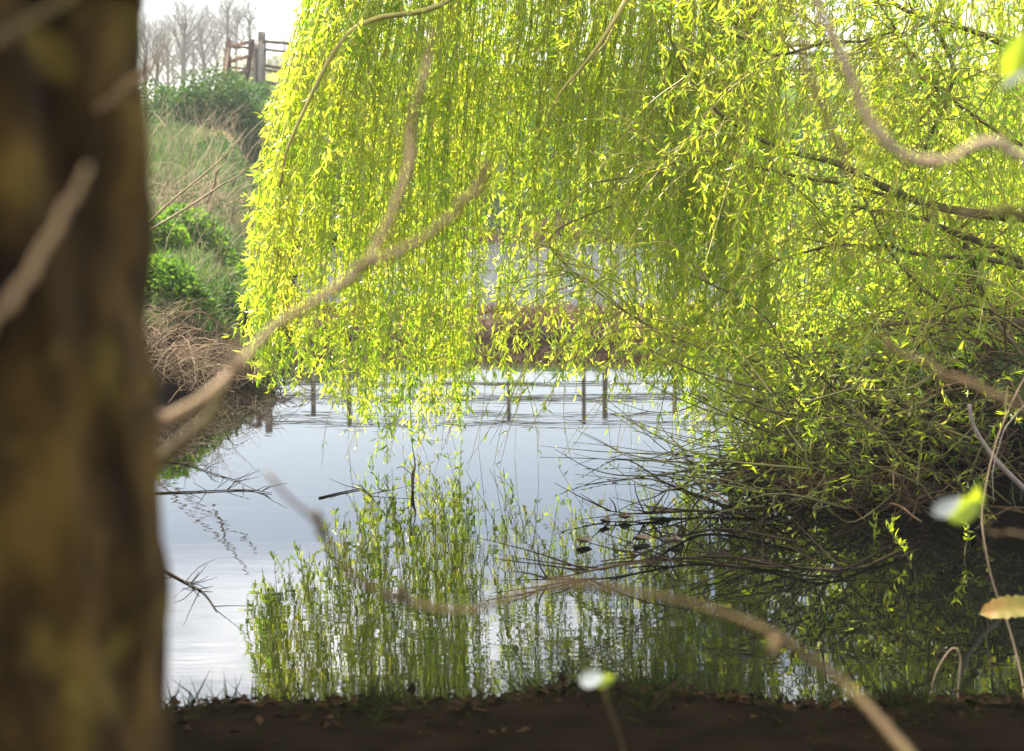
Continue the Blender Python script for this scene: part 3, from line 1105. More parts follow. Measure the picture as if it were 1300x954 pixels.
# boughs that show in the picture
BOUGHS = [
    ([(640, -70, 8.3), (560, 2, 8.0), (475, 24, 7.85), (425, 60, 7.75), (393, 118, 7.7), (368, 182, 7.7), (355, 235, 7.75)], .016, .006, 'withy'),
    ([(1000, -130, 8.7), (545, -40, 8.4), (480, 8, 8.3), (440, 30, 8.2), (410, 62, 8.1)], .012, .003, 'withy'),
    ([(830, -90, 8.2), (795, 0, 8.0), (765, 52, 7.9), (735, 92, 7.9), (708, 122, 7.9), (682, 170, 8.0)], .015, .004, 'withy'),
    ([(840, -90, 8.5), (790, 10, 8.42), (758, 66, 8.35), (722, 112, 8.3)], .010, .004, 'withy'),
    ([(1480, 290, 8.1), (1300, 276, 7.7), (1200, 264, 7.7), (1130, 241, 7.8), (1060, 205, 7.8), (1000, 190, 7.9), (940, 160, 7.9), (880, 105, 8.0), (840, 30, 8.0)], .026, .005, 'green_bark'),
    ([(1140, 255, 7.8), (1040, 232, 7.9), (980, 214, 8.0), (900, 205, 8.1), (830, 215, 8.2), (745, 230, 8.3)], .010, .003, 'green_bark'),
    ([(905, 28, 8.0), (950, 52, 7.95), (1000, 66, 7.9), (1065, 52, 7.9), (1140, 40, 7.9)], .009, .006, 'green_bark'),
    ([(1460, 90, 8.2), (1300, 60, 7.8), (1230, 42, 7.8), (1150, 12, 7.9), (1090, -30, 8.0)], .018, .008, 'green_bark'),
    ([(1460, 415, 8.2), (1300, 412, 7.9), (1220, 408, 7.8), (1140, 411, 7.7), (1060, 420, 7.8)], .028, .006, 'willow_bark'),
    ([(1460, 400, 8.3), (1300, 335, 8.1), (1230, 300, 8.0), (1160, 278, 8.0), (1085, 262, 8.0)], .028, .006, 'willow_bark'),
    ([(1400, 370, 8.1), (1260, 330, 7.9), (1150, 318, 7.8), (1060, 312, 7.9), (980, 330, 8.0)], .018, .004, 'willow_bark'),
    ([(1228, 310, 7.9), (1248, 370, 7.8), (1280, 430, 7.7), (1320, 480, 7.6)], .016, .010, 'willow_bark'),
    ([(1380, 470, 7.8), (1260, 430, 7.7), (1180, 372, 7.7), (1120, 300, 7.7), (1085, 230, 7.8)], .014, .005, 'green_bark'),
    ([(1380, 560, 7.7), (1240, 500, 7.6), (1140, 462, 7.6), (1040, 450, 7.7), (940, 470, 7.9)], .014, .004, 'green_bark'),
    ([(1150, 640, 7.6), (1080, 560, 7.6), (1020, 460, 7.7), (960, 390, 7.9), (880, 350, 8.1)], .012, .004, 'green_bark'),
    ([(780, 258, 8.4), (700, 300, 8.4), (730, 350, 8.3), (800, 400, 8.2), (900, 450, 8.0)], .004, .004, 'green_bark'),
    ([(1180, 20, 7.9), (1210, 90, 7.8), (1190, 150, 7.8), (1160, 230, 7.8)], .012, .008, 'green_bark'),
    ([(1300, 190, 7.6), (1240, 150, 7.6), (1180, 100, 7.7), (1130, 20, 7.8)], .010, .006, 'green_bark'),
]
BPTS = []
for pts, r0, r1, mt in BOUGHS:
    BPTS.append(limb([P(*q) for q in pts], r0, r1, mt, 30, .010))
# boughs running out of frame to the right join the trunk
for pts, zz in (((1480, 290, 8.1), 2.0), ((1460, 90, 8.2), 2.6), ((1460, 415, 8.2), 1.1), ((1460, 400, 8.3), 1.4), ((1380, 470, 7.8), .9), ((1380, 560, 7.7), .6), ((1400, 370, 8.1), 1.3)):
    limb([P(*pts), (P(*pts) + WB + [0, 0, zz]) / 2 + [0, 0, .05], WB + [-.1, 0, zz]], .028, .05, 'willow_bark', 8, .005)

foli, twg, cat = MB(), MB(), MB()


def dress(path, dens, ln, s0=.08, s1=1.0, side=.35, down=.35, wr=.185, sub=True):
    """leaves and side shoots along a withy"""
    seg = np.linalg.norm(np.diff(path, axis=0), axis=1)
    cum = np.concatenate([[0], np.cumsum(seg)])
    tot = cum[-1]
    n = max(int(tot * (s1 - s0) * dens), 2)
    s = np.sort(rng.uniform(s0, s1, n)) * tot
    pos = np.stack([np.interp(s, cum, path[:, a]) for a in range(3)], -1)
    tg = np.gradient(path, axis=0)
    tg /= np.linalg.norm(tg, axis=1)[:, None] + 1e-9
    td = np.stack([np.interp(s, cum, tg[:, a]) for a in range(3)], -1)
    az = rng.uniform(0, 2 * PI, n)
    rad = np.stack([np.cos(az), np.sin(az), rng.normal(0, .3, n)], -1)
    dr = td * rng.uniform(.35, 1.1, n)[:, None] + rad * rng.uniform(.35, 1.0, n)[:, None]
    dr[:, 2] -= rng.uniform(-.15, down * 2, n)
    l = ln * rng.uniform(.35, 1.4, n)
    foli.leaves(pos, dr, l, l * wr * rng.uniform(.8, 1.25, n), droop=.10)
    if sub:
        m = max(int(tot * 4.5), 1)
        for q in rng.uniform(s0, s1, m) * tot:
            p0 = np.array([np.interp(q, cum, path[:, a]) for a in range(3)])
            a = rng.uniform(0, 2 * PI)
            L_ = rng.uniform(.05, .16)
            e = p0 + np.array([math.cos(a) * .55, math.sin(a) * .55, rng.uniform(-.9, .1)]) * L_
            tw_ = spline([p0, (p0 + e) / 2 + [0, 0, .012], e], 4)
            twg.tube(tw_, .0011, 3, cap=False)
            k = rng.integers(5, 10)
            f = rng.uniform(.2, 1, k)[:, None]
            pp = p0 * (1 - f) + e * f
            dd = (e - p0)[None, :] / L_ + rng.normal(0, .6, (k, 3))
            l = ln * rng.uniform(.5, 1.1, k)
            foli.leaves(pp, dd, l, l * wr * 1.05, droop=.10)


def tipy(px):
    return np.interp(px, [300, 330, 380, 420, 490, 560, 610, 660, 720, 790, 860, 950, 1050, 1150, 1320],
                     [420, 468, 478, 505, 545, 525, 520, 490, 470, 470, 500, 545, 575, 590, 600])


strand_n = 0


def strand(px, d, ty, lean, bare=0.0, dens=64, ln=.052, sub=True, thick=.0020, wb=.028):
    """one hanging withy: from a limb out to its column, then down to the tip"""
    global strand_n
    strand_n += 1
    tip = P(px, ty, d)
    tip[2] = max(tip[2], .015)
    topx = px + lean
    colm = P(topx, 20, d + rng.normal(0, .05))
    colm[2] = 2.35
    L_ = colm[2] - tip[2]
    m1 = colm * .62 + tip * .38 + np.array([lean * -.00075, rng.normal(0, .02), 0])
    m2 = colm * .28 + tip * .72 + np.array([lean * -.00045, rng.normal(0, .02), 0])
    i = np.argmin(np.linalg.norm((LP - (colm + [.15, 0, .75])) * [1, 1, .5], axis=1))
    root = LP[i]
    up = colm * .55 + root * .45 + np.array([0, 0, .14])
    path = spline([root, up, colm, m1, m2, tip], 26)
    path[6:] += wob(20, wb, 7) * np.linspace(.2, 1, 20)[:, None]
    twg.tube(path, taper([thick * 1.3, thick * .55], 26), 4, cap=False)
    dress(path, dens, ln, .12, 1.0 - bare, sub=sub)
    if rng.random() < .5:
        # a few pale curled catkins
        for q in rng.uniform(.35, .95, 2):
            p0 = path[int(q * 25)]
            a = rng.uniform(0, 2 * PI)
            h = np.array([math.cos(a), math.sin(a), 0])
            l = rng.uniform(.02, .035)
            cat.tube(spline([p0, p0 + h * l * .6 + [0, 0, -.006], p0 + h * l + [0, 0, l * .35]], 5), taper([.0026, .0032, .0018], 5), 5)
    return path


# the sharp left margin of the curtain
for q in range(34):
    px = rng.uniform(308, 352)
    strand(px, rng.normal(8.05, .12), min(tipy(px) + rng.normal(-14, 16), 478), rng.uniform(70, 115) - (px - 308) * .6)
# the body of the curtain
for q in range(640):
    px = 325 + (970 - 325) * rng.random() ** .92
    gap = 585 < px < 830
    u = rng.random()
    base = tipy(px)
    if gap:
        if u < .17:
            ty = base + rng.normal(-12, 22)
        elif u < .90:
            ty = rng.uniform(110, 325)
        else:
            ty = rng.uniform(345, 470)
    else:
        if u < .55:
            ty = base + rng.normal(-14, 20)
        else:
            ty = base - rng.uniform(40, 300)
    d = np.interp(px, [330, 480, 620, 800, 1000], [8.05, 8.3, 9.0, 8.9, 8.3]) + abs(rng.normal(0, .38)) * (1 if rng.random() < .7 else -.6)
    strand(px, d, ty, np.interp(px, [320, 420, 560, 1000], [95, 55, 26, 30]) * rng.uniform(.5, 1.4))
# right part: more layers, nearer and farther
for q in range(235):
    px = rng.uniform(840, 1350)
    d = rng.uniform(7.3, 9.6)
    base = np.interp(px, [840, 950, 1100, 1200, 1350], [510, 585, 590, 480, 410])
    u = rng.random()
    ty = base + rng.normal(0, 35) if u < .4 else rng.uniform(120, 470)
    strand(px, d, ty, rng.normal(40, 70), dens=50, ln=.050, wb=.04)

# leafy shoots on the visible boughs and criss-cross side twigs on the right
for p, (pts, r0, r1, mt) in zip(BPTS, BOUGHS):
    dress(p, 26, .042, .25, 1.0)
for q in range(430):
    src = BPTS[rng.integers(4, len(BPTS))]
    p0 = src[rng.integers(8, 29)]
    sx_ = rng.choice([-1, -1, 1])
    e = p0 + np.array([sx_ * rng.uniform(.1, .6), rng.normal(0, .3), rng.uniform(-.65, .35)])
    mid = (p0 + e) / 2 + np.array([0, 0, rng.uniform(.02, .14)])
    path = spline([p0, mid, e], 12)
    twg.tube(path, taper([.0042, .0016], 12), 4, cap=False)
    dress(path, 44, .050, .2, 1.0)

# low withies arching out over the water, nearly bare
low = MB()
for q in range(56):
    s = P(rng.uniform(960, 1330), rng.uniform(430, 640), rng.uniform(7.3, 8.6))
    e = P(rng.uniform(660, 1010), rng.uniform(500, 625), rng.uniform(7.6, 9.0))
    if q % 3 == 0:
        e = P(rng.uniform(850, 1200), rng.uniform(570, 650), rng.uniform(7.4, 8.2))
    mid = (s + e) / 2 + np.array([0, rng.normal(0, .12), rng.uniform(-.30, .10)])
    m3 = s * .25 + e * .75 + np.array([0, rng.normal(0, .08), rng.uniform(-.22, .02)])
    e = e + np.array([0, 0, rng.uniform(-.05, .12)])
    for v in (s, e, mid, m3):
        v[2] = max(v[2], .015)
    path = spline([s, mid, m3, e], 20) + wob(20, .006, 7)
    low.tube(path, taper([rng.uniform(.003, .0075), .0014], 20), 5, cap=False)
    dress(path, rng.uniform(3, 14), .04, .3, 1.0, sub=False)
    if rng.random() < .6:
        k = rng.integers(8, 17)
        e2 = path[k] + np.array([-rng.uniform(.1, .4), rng.normal(0, .1), rng.uniform(-.05, .15)])
        low.tube(spline([path[k], (path[k] + e2) / 2 - [0, 0, .03], e2], 8), taper([.0025, .001], 8), 4, cap=False)
for q in range(330):
    p0 = P(rng.uniform(960, 1330), rng.uniform(490, 650), rng.uniform(6.9, 8.0))
    p0[2] = max(p0[2], .02)
    e = p0 + np.array([rng.normal(-.15, .3), rng.normal(-.05, .25), rng.uniform(-.1, .4)])
    e[2] = max(e[2], .02)
    path = spline([p0, (p0 + e) / 2 + rng.normal(0, .06, 3), e], 12)
    low.tube(path, taper([rng.uniform(.003, .009), .0015], 12), 5, cap=False)
    if q % 3:
        dress(path, 56, .048, .2, 1.0, sub=q % 4 == 1)
low.build('low_withies', M['green_bark'], wil)

# bare tips trailing to the water
for q in range(34):
    px = rng.uniform(430, 900)
    d = rng.uniform(7.7, 9.2)
    s = P(px + rng.uniform(-10, 30), rng.uniform(440, 500), d)
    e = P(px + rng.uniform(-40, 20), rng.uniform(560, 640), d + rng.normal(0, .1))
    e[2] = max(e[2], .01)
    path = spline([s, (s + e) / 2 + rng.normal(0, .03, 3), e], 10)
    twg.tube(path, taper([.0018, .0009], 10), 4, cap=False)
    dress(path, rng.uniform(2, 16), .045, .0, 1.0, sub=False)

twg.build('hanging_withies', M['withy'], wil)
foli.build('foliage', M['willow'], wil)
cat.build('catkins', M['catkin'], wil)['kind'] = 'stuff'
print('willow leaves', foli.n // 5, 'strands', strand_n)

# ------------------------------------------------------------------ right bank: brushwood, undergrowth
RB = [((1120, 620, 7.5), (.42, .40, .24), 190, .45, 'brush', 'reddish brown brushwood heap at the water edge, nearest the open pond'),
      ((1230, 600, 7.3), (.45, .45, .28), 190, .5, 'brush', 'reddish brown brushwood heap behind the pale leaf'),
      ((1010, 612, 8.3), (.32, .35, .16), 170, .42, 'brush', 'low dark brushwood poking out into the pond below the bare withies'),
      ((1260, 520, 8.6), (.6, .55, .34), 120, .6, 'brush', 'brown twiggy brushwood under the thick dark willow bough')]
for i, (q, rad, n, ln, mt, lb) in enumerate(RB):
    c = P(*q)
    c[2] = max(float(ground_z(c[0], c[1])), 0)
    thicket('brushwood', c, rad, n, ln, .0055, M[mt], lb, 'brushwood', 'brushwood heaps under the willow', 200 + i, arch=.22, part='twigs')
UG = [((1150, 500, 10.4), (1.0, .6, 2.0), 6500, 'tall sunlit sallow bush behind the willow boughs, beside the brushwood'),
      ((1310, 450, 10.2), (1.0, .6, 2.4), 6500, 'tall sunlit sallow bush behind the foot of the willow trunk'),
      ((1020, 500, 12.5), (.8, .7, 1.7), 4500, 'sunlit sallow bush by the end of the causeway')]
for i, (q, rad, n, lb) in enumerate(UG):
    c = P(*q)
    c[2] = float(ground_z(c[0], c[1]))
    clump('sallow_bush', c, rad, n, .062, M['willow'], lb, 'bush', 'sallow bushes behind the willow', 90, seed=300 + i, wratio=.3, lumps=14, flat=1.5)

# sticks over the dark water below the heap
SK = [([(1010, 690), (900, 672), (830, 700), (760, 715)], 'dark wet branch lying in the shallows, ending in a bend'),
      ([(1000, 720), (890, 708), (760, 725), (690, 736)], 'dark wet stick lying on the water near the curved blurred branch'),
      ([(960, 652), (880, 650), (820, 655), (770, 652)], 'short wet stick floating by dark dead leaves'),
      ([(1150, 700), (1060, 728), (960, 720), (880, 742)], 'dark wet branch below the brushwood heap')]
for pts, lb in SK:
    w0 = [PW(*q, z=.012) for q in pts]
    t = thing('wet_branch', w0[0], lb, 'branch', 'dark branches lying in the shallows')
    b = MB()
    path = spline(w0, 22) + wob(22, .008)
    path[:, 2] = np.abs(path[:, 2]) + .004
    b.tube(path, taper([.0075, .002], 22), 6)
    b.build('stem', M['wet_twig'], t)
    b = MB()
    for _ in range(17):
        k = rng.integers(3, 21)
        e = path[k] + np.array([rng.normal(-.08, .18), rng.normal(0, .16), rng.uniform(-.02, .16)])
        e[2] = max(e[2], .005)
        b.tube(spline([path[k], (path[k] + e) / 2 + rng.normal(0, .012, 3), e], 6), taper([.004, .0012], 6), 4)
    b.build('side_twigs', M['wet_twig'], t)['kind'] = 'stuff'

# ------------------------------------------------------------------ things floating on the pond
FT = [([(195, 626), (250, 624), (310, 622), (345, 626)], 'long thin floating twig straight out from the mossy trunk'),
      ([(180, 585), (230, 588), (268, 600), (305, 612)], 'thin forked twig beside the trunk, closest to the far bank'),
      ([(405, 632), (440, 624), (462, 622), (480, 640)], 'small Y-shaped twig floating alone in the open water'),
      ([(205, 722), (230, 736), (258, 752), (275, 775)], 'feathery dark twig drifting low beside the trunk')]
for j, (pts, lb) in enumerate(FT):
    w0 = [PW(*q, z=.004) for q in pts]
    t = thing('floating_twig', w0[0], lb, 'twig', 'thin twigs floating on the open pond')
    b = MB()
    path = spline(w0, 16)
    b.tube(path, taper([.0045, .0015], 16), 5)
    for _ in range(9 if j != 2 else 2):
        k = rng.integers(3, 15)
        e = path[k] + np.array([rng.normal(.03, .10), rng.normal(0, .16), rng.uniform(0, .07)])
        b.tube(spline([path[k], (path[k] + e) / 2 + rng.normal(0, .008, 3), e], 5), taper([.0022, .0008], 5), 4)
    b.build('stem', M['wet_twig'], t)

LF = [(742, 689, .05, 'dark dead leaf floating alone, farthest out from the brushwood'),
      (768, 664, .035, 'small dark curled leaf floating, just above the lone dark leaf'),
      (793, 659, .045, 'pointed dark leaf floating between two small dark leaves'),
      (815, 686, .05, 'dark dead leaf drifting beside the pair of wet sticks'),
      (842, 652, .06, 'broad dark leaf floating by the short wet stick'),
      (858, 689, .04, 'small dark leaf lodged against the wet branch')]
for j, (px, py, s, lb) in enumerate(LF):
    c = PW(px, py, .008)
    b = MB()
    a = rng.uniform(0, 2 * PI)
    n = 7
    for q in range(n):
        pass
    u = np.array([math.cos(a), math.sin(a), 0])
    v = np.array([-math.sin(a), math.cos(a), 0])
    V, Q = [], []
    for q in range(n):
        x = q / (n - 1)
        wv = math.sin(PI * min(x * .95 + .03, 1)) * .36
        for e in (-1, 0, 1):
            V.append(c + u * (x - .5) * s * 2 + v * e * wv * s * 2 + np.array([0, 0, (.012 * abs(e) + .012 * (x - .5) ** 2 * 4)]))
    for q in range(n - 1):
        for e in range(2):
            k = q * 3 + e
            Q.append([k, k + 1, k + 4, k + 3])
    b.add(V, Q)
    b.tube([c - u * s, c - u * s * 1.5 + [0, 0, .006]], .0015, 4)
    tag(b.build('floating_leaf', M['wet_leaf']), lb, 'leaf', 'dead leaves floating on the pond')

# broken twig standing in the water
t0 = PW(524, 622, 0)
b = MB()
b.tube(spline([t0 - [0, 0, .05], t0 + [.0, 0, .07], P(527, 590, t0[1] + .02), P(523, 566, t0[1] + .05)], 10), taper([.004, .009, .004, .0015], 10), 5)
b.tube(spline([t0 + [0, 0, .07], t0 + [-.05, .02, .11], t0 + [-.08, .03, .10]], 5), .002, 4)
tag(b.build('broken_twig', M['brush']), 'brown broken twig standing upright in the open water', 'twig')

# young shoots by the right waterline
SH = [((1105, 700, 6.75), (1112, 655, 6.75), 'small sprig of bright young leaves standing in front of the brushwood'),
      ((1170, 735, 6.3), (1125, 668, 6.3), 'leaning leafy shoot over the black water below the brushwood'),
      ((1150, 690, 6.6), (1133, 662, 6.6), 'short leafy shoot beside the leaning one at the water edge'),
      ((1225, 700, 6.4), (1218, 650, 6.4), 'thin leafy shoot under the pale leaf')]
for a, e, lb in SH:
    p0, p1 = P(*a), P(*e)
    p0 = p0.copy()
    base = p0.copy()
    base[2] = min(p0[2], 0) - .05
    t = thing('leafy_shoot', base, lb, 'shoot', 'young shoots at the water edge')
    b = MB()
    path = spline([base, p0, (p0 + p1) / 2 + rng.normal(0, .01, 3), p1], 12)
    b.tube(path, taper([.004, .0015], 12), 5)
    b.build('stem', M['green_bark'], t)
    n = 20
    k = rng.integers(6, 12, n)
    b = MB()
    b.leaves(path[k], rng.normal(0, .6, (n, 3)) + [0, 0, .7], rng.uniform(.025, .05, n), rng.uniform(.008, .014, n))
    b.build('leaves', M['bright_leaf'], t)

# ------------------------------------------------------------------ near things
# mossy trunk at the left edge
TD = 1.05
edge = [(162, -160), (164, 0), (167, 200), (174, 430), (183, 560), (190, 750), (197, 870), (203, 1010), (222, 1250), (262, 1700)]
rad = .165
tbase = P(235, 1900, TD)
ft = thing('mossy_trunk_tree', (tbase[0] - .17, TD, .3), 'dark mossy tree trunk close to the camera, filling one side of the view', 'tree')
n = 60
ep = spline([P(x, y, TD) for x, y in edge], n)
rr = taper([.150, .152, .155, .16, .163, .168, .175, .2], n)
cen = ep.copy()
cen[:, 0] -= rr
cen[-1][2] = .25
up_ext = [cen[0] + np.array([-.02, .02, 1.0]), cen[0] + np.array([-.08, .05, 2.4])]
allc = np.concatenate([[up_ext[1], up_ext[0]], cen])
allr = np.concatenate([[.12, .135], rr])
k = 90
b = MB()
allc, allr = spline(allc, 260), np.interp(np.linspace(0, 1, 260), np.linspace(0, 1, len(allr)), allr)
b.tube(allc, allr, k)
vv = b.v[0]
ang = np.arctan2(vv[:, 1] - TD, vv[:, 0] - np.interp(vv[:, 2], cen[::-1, 2], cen[::-1, 0]))
rip = .004 * np.abs(np.sin(ang * 14 + 2.5 * np.sin(vv[:, 2] * 8) + np.sin(vv[:, 2] * 23))) + .002 * np.sin(ang * 3 + vv[:, 2] * 9) + .003 * np.sin(vv[:, 2] * 21 + ang * 5) + .0035 * np.sin(ang * 9 + vv[:, 2] * 6) + .003 * np.sin(ang * 17 + vv[:, 2] * 13 + 1) + .002 * np.sin(vv[:, 2] * 47 + ang * 4)
vv[:, 0] += np.cos(ang) * rip
vv[:, 1] += np.sin(ang) * rip
b.build('trunk', M['mossy_bark'], ft)
top = up_ext[1]
b = MB()
rs = np.random.default_rng(77)
for j in range(6):
    a = j * 1.05 + .4
    grow(b, top - [0, 0, .15 * (j % 3)], np.array([math.cos(a), math.sin(a), 1.0]), .8, .05, 4, rs, 6, .05)
b.build('crown', M['moss_twig'], ft)


def near_branch(parent, segs, mat, name='branch', k=9, thick=.52):
    b = MB()
    for pts, rads in segs:
        n = 40
        path = spline([P(*q) for q in pts], n)
        path = path + wob(n, .0014, 14)
        rr = taper(rads, n) * thick
        # swollen nodes
        rr = rr * (1 + .22 * np.sin(np.linspace(0, rng.uniform(14, 22), n) + rng.uniform(0, 3)) ** 10 + rng.normal(0, .03, n))
        b.tube(path, rr, k)
        for q in range(3, n - 3, 9):
            a = rng.normal(0, 1, 3)
            tgq = path[q + 1] - path[q]
            tgq /= np.linalg.norm(tgq)
            a -= tgq * a.dot(tgq)
            a /= np.linalg.norm(a)
            s0 = path[q] + a * rr[q] * .5
            b.tube([s0, s0 + a * rr[q] * .9 + tgq * rr[q] * .8, s0 + a * rr[q] * 1.3 + tgq * rr[q] * 2.2], [rr[q] * .5, rr[q] * .45, rr[q] * .08], 6)
    return b.build(name, M[mat], parent)


near_branch(ft, [([(60, 600, 1.12), (200, 541, 1.16), (262, 505, 1.2), (305, 465, 1.24), (352, 415, 1.28), (400, 381, 1.3), (452, 343, 1.32), (482, 308, 1.34), (506, 255, 1.36), (521, 205, 1.38), (523, 165, 1.4), (536, 108, 1.4), (545, 75, 1.42), (546, 38, 1.42)],
                  [.010, .0088, .0085, .0075, .0062, .006, .0062, .0056, .0056, .0062, .0050, .0045, .004, .0036] ),
                 ([(452, 343, 1.32), (505, 322, 1.3), (560, 288, 1.28), (598, 250, 1.27), (618, 206, 1.26)], [.0055, .0048, .005, .0056, .0045])], 'pink_twig')
near_branch(ft, [([(80, 660, 1.10), (205, 585, 1.14), (262, 532, 1.16), (296, 470, 1.18), (306, 425, 1.2)], [.009, .0075, .0065, .005, .003])], 'moss_twig')
near_branch(ft, [([(178, 560, 1.0), (194, 510, 1.0), (199, 472, 1.0)], [.005, .005, .003])], 'moss_twig')

NT = thing('bare_twig', P(0, 420, .72), 'out-of-focus pale twig crossing in front of the mossy trunk', 'twig', 'blurred bare twigs near the camera')
near_branch(NT, [([(-60, 470, .70), (0, 405, .72), (45, 335, .74), (80, 270, .76), (110, 212, .78)], [.0045, .0040, .0044, .0042, .0030])], 'pink_twig', 'stem')
NT = thing('bare_twig', P(0, 50, .72), 'out-of-focus mossy twig across the top corner of the dark trunk', 'twig', 'blurred bare twigs near the camera')
near_branch(NT, [([(-80, 85, .75), (0, 48, .76), (50, 22, .77), (100, -10, .78), (200, -60, .8)], [.0048, .0046, .0042, .0035, .003])], 'moss_twig', 'stem')
NT = thing('bare_twig', P(180, 110, 1.0), 'out-of-focus pinkish twig against the sky at the trunk edge', 'twig', 'blurred bare twigs near the camera')
near_branch(NT, [([(120, 140, .95), (168, 108, .95), (188, 88, .95), (200, 70, .95), (222, 40, .95), (246, -5, .95), (262, -60, .95)], [.004, .0046, .005, .0024, .0017, .0015, .0012])], 'pink_twig', 'stem')
NT = thing('bare_twig', P(1060, 870, 1.2), 'long mossy out-of-focus twig winding across the water at the bottom', 'twig', 'blurred bare twigs near the camera')
near_branch(NT, [([(1190, 1010, 1.05), (1140, 940, 1.1), (1090, 884, 1.15), (1045, 848, 1.17), (985, 808, 1.18), (925, 779, 1.2), (850, 757, 1.2), (785, 748, 1.2), (720, 741, 1.2), (660, 762, 1.2), (600, 776, 1.2), (540, 768, 1.21), (480, 748, 1.22), (440, 728, 1.23), (416, 694, 1.24), (400, 662, 1.25), (368, 634, 1.26), (340, 598, 1.27)],
                  [.008, .0075, .007, .0065, .0065, .006, .0058, .0058,   .0062, .005, .0055, .005, .0045, .0046, .0048, .0045,   .0036, .0042]),
                 ([(985, 812, 1.17), (983, 826, 1.16)], [.008, .006]), ([(512, 762, 1.21), (510, 746, 1.2)], [.006, .004]), ([(408, 680, 1.24), (404, 655, 1.23)], [.006, .005])], 'moss_twig', 'stem', thick=.45)
NT = thing('bare_twig', P(1035, 0, 1.3), 'smooth pale pink twig curving down in front of the willow, top right', 'twig', 'blurred bare twigs near the camera')
near_branch(NT, [([(1015, -70, 1.3), (1035, 0, 1.3), (1062, 50, 1.3), (1088, 112, 1.3), (1108, 160, 1.3), (1130, 190, 1.3), (1160, 203, 1.3), (1200, 203, 1.3), (1232, 186, 1.3), (1262, 182, 1.3), (1285, 194, 1.3), (1330, 208, 1.3), (1420, 240, 1.3)],
                  [.0045, .0050, .0050, .0052, .0054, .0054, .0056, .0050, .0052, .0066, .0056, .005, .006])], 'sun_toned_twig', 'stem', thick=.66)
NT = thing('bare_twig', P(1080, 220, 1.25), 'short budded out-of-focus twig hanging beside the curving pale pink twig', 'twig', 'blurred bare twigs near the camera')
near_branch(NT, [([(1000, -30, 1.22), (1018, 50, 1.22), (1026, 95, 1.22), (1036, 125, 1.22), (1052, 160, 1.22), (1072, 195, 1.22), (1082, 222, 1.22)], [.002, .0022, .0052, .0045, .003, .0042, .002])], 'pink_twig', 'stem')
NT = thing('bare_twig', P(1300, 270, 1.3), 'straight brown out-of-focus twig entering below the long dark willow bough', 'twig', 'blurred bare twigs near the camera')
near_branch(NT, [([(1400, 262, 1.3), (1300, 270, 1.3), (1240, 276, 1.3), (1190, 272, 1.3), (1165, 264, 1.3)], [.006, .0058, .005, .004, .0025])], 'moss_twig', 'stem')
NT = thing('bare_twig', P(1300, 610, 1.4), 'thin greyish out-of-focus twig with buds slanting down in front of the brushwood', 'twig', 'blurred bare twigs near the camera')
near_branch(NT, [([(1118, 420, 1.42), (1135, 440, 1.42), (1172, 458, 1.42), (1205, 480, 1.41), (1250, 496, 1.4), (1300, 522, 1.4), (1380, 560, 1.4)], [.002, .004, .0034, .003, .005, .0035, .004])], 'pink_twig', 'stem')

# grey dead branch and thin stems on the right
GB = [([(1228, 512), (1240, 545), (1262, 580), (1300, 622), (1350, 670)], 6.6, .008, .013, 'grey_twig', 'pale grey dead branch slanting across the brushwood at the frame edge'),
      ([(1330, 480), (1295, 520), (1272, 555), (1262, 590), (1258, 640)], 6.4, .004, .002, 'grey_twig', 'thin grey stem bending down beside the dead branch')]
for pts, d, r0, r1, mt, lb in GB:
    b = MB()
    b.tube(spline([P(x, y, d) for x, y in pts], 16) + wob(16, .006), taper([r0, r1], 16), 7)
    tag(b.build('dead_branch', M[mt]), lb, 'branch')

DS = [([(1420, 300, 4.5), (1330, 430, 4.45), (1272, 540, 4.4), (1248, 640, 4.35), (1250, 690, 4.3), (1262, 745, 4.28), (1282, 800, 4.25), (1297, 860, 4.2), (1303, 900, 4.15)], .0030, 'long thin tan stem running down past the serrated leaf'),
      ([(1178, 900, 4.25), (1188, 855, 4.25), (1208, 824, 4.25), (1219, 834, 4.25), (1217, 868, 4.25), (1216, 895, 4.25)], .0030, 'hooked tan stem bent over near the bottom edge')]
for pts, r0, lb in DS:
    b = MB()
    p = [P(*q) for q in pts]
    last = p[-1].copy()
    last[2] = float(ground_z(last[0], last[1])) - .02
    p.append(last)
    b.tube(spline(p, 30), taper([r0 * .6, r0], 30), 6)
    tag(b.build('dry_stem', M['dead_twig']), lb, 'stem', 'dry stems on the near bank')


def blade_leaf(px, py, d, ang, ln, wd, mat, parent, name='leaf', tilt=.3, serr=0.0, curl=.15):
    c = P(px, py, d)
    u = np.array([math.cos(ang), 0, math.sin(ang)])
    v = np.array([-math.sin(ang), 0, math.cos(ang)]) * math.cos(tilt) + np.array([0, 1, 0]) * math.sin(tilt)
    nrm = np.cross(u, v)
    n, mm = 22, 7
    V, Q = [], []
    for i in range(n):
        x = i / (n - 1)
        prof = (math.sin(PI * x ** .75) ** .8) * (1 - .25 * x)
        if serr:
            prof *= 1 - serr * (i % 2)
        for j in range(mm):
            e = j / (mm - 1) * 2 - 1
            V.append(c + u * (x - .5) * ln + v * e * prof * wd / 2 + nrm * (-curl * ln * (x - .5) ** 2 * 2 + abs(e) * prof * wd * .13 + .012 * ln * math.sin(x * 40) * abs(e)))
    for i in range(n - 1):
        for j in range(mm - 1):
            k = i * mm + j
            Q.append([k, k + 1, k + mm + 1, k + mm])
    b = MB()
    b.add(V, Q)
    return b.build(name, M[mat], parent)


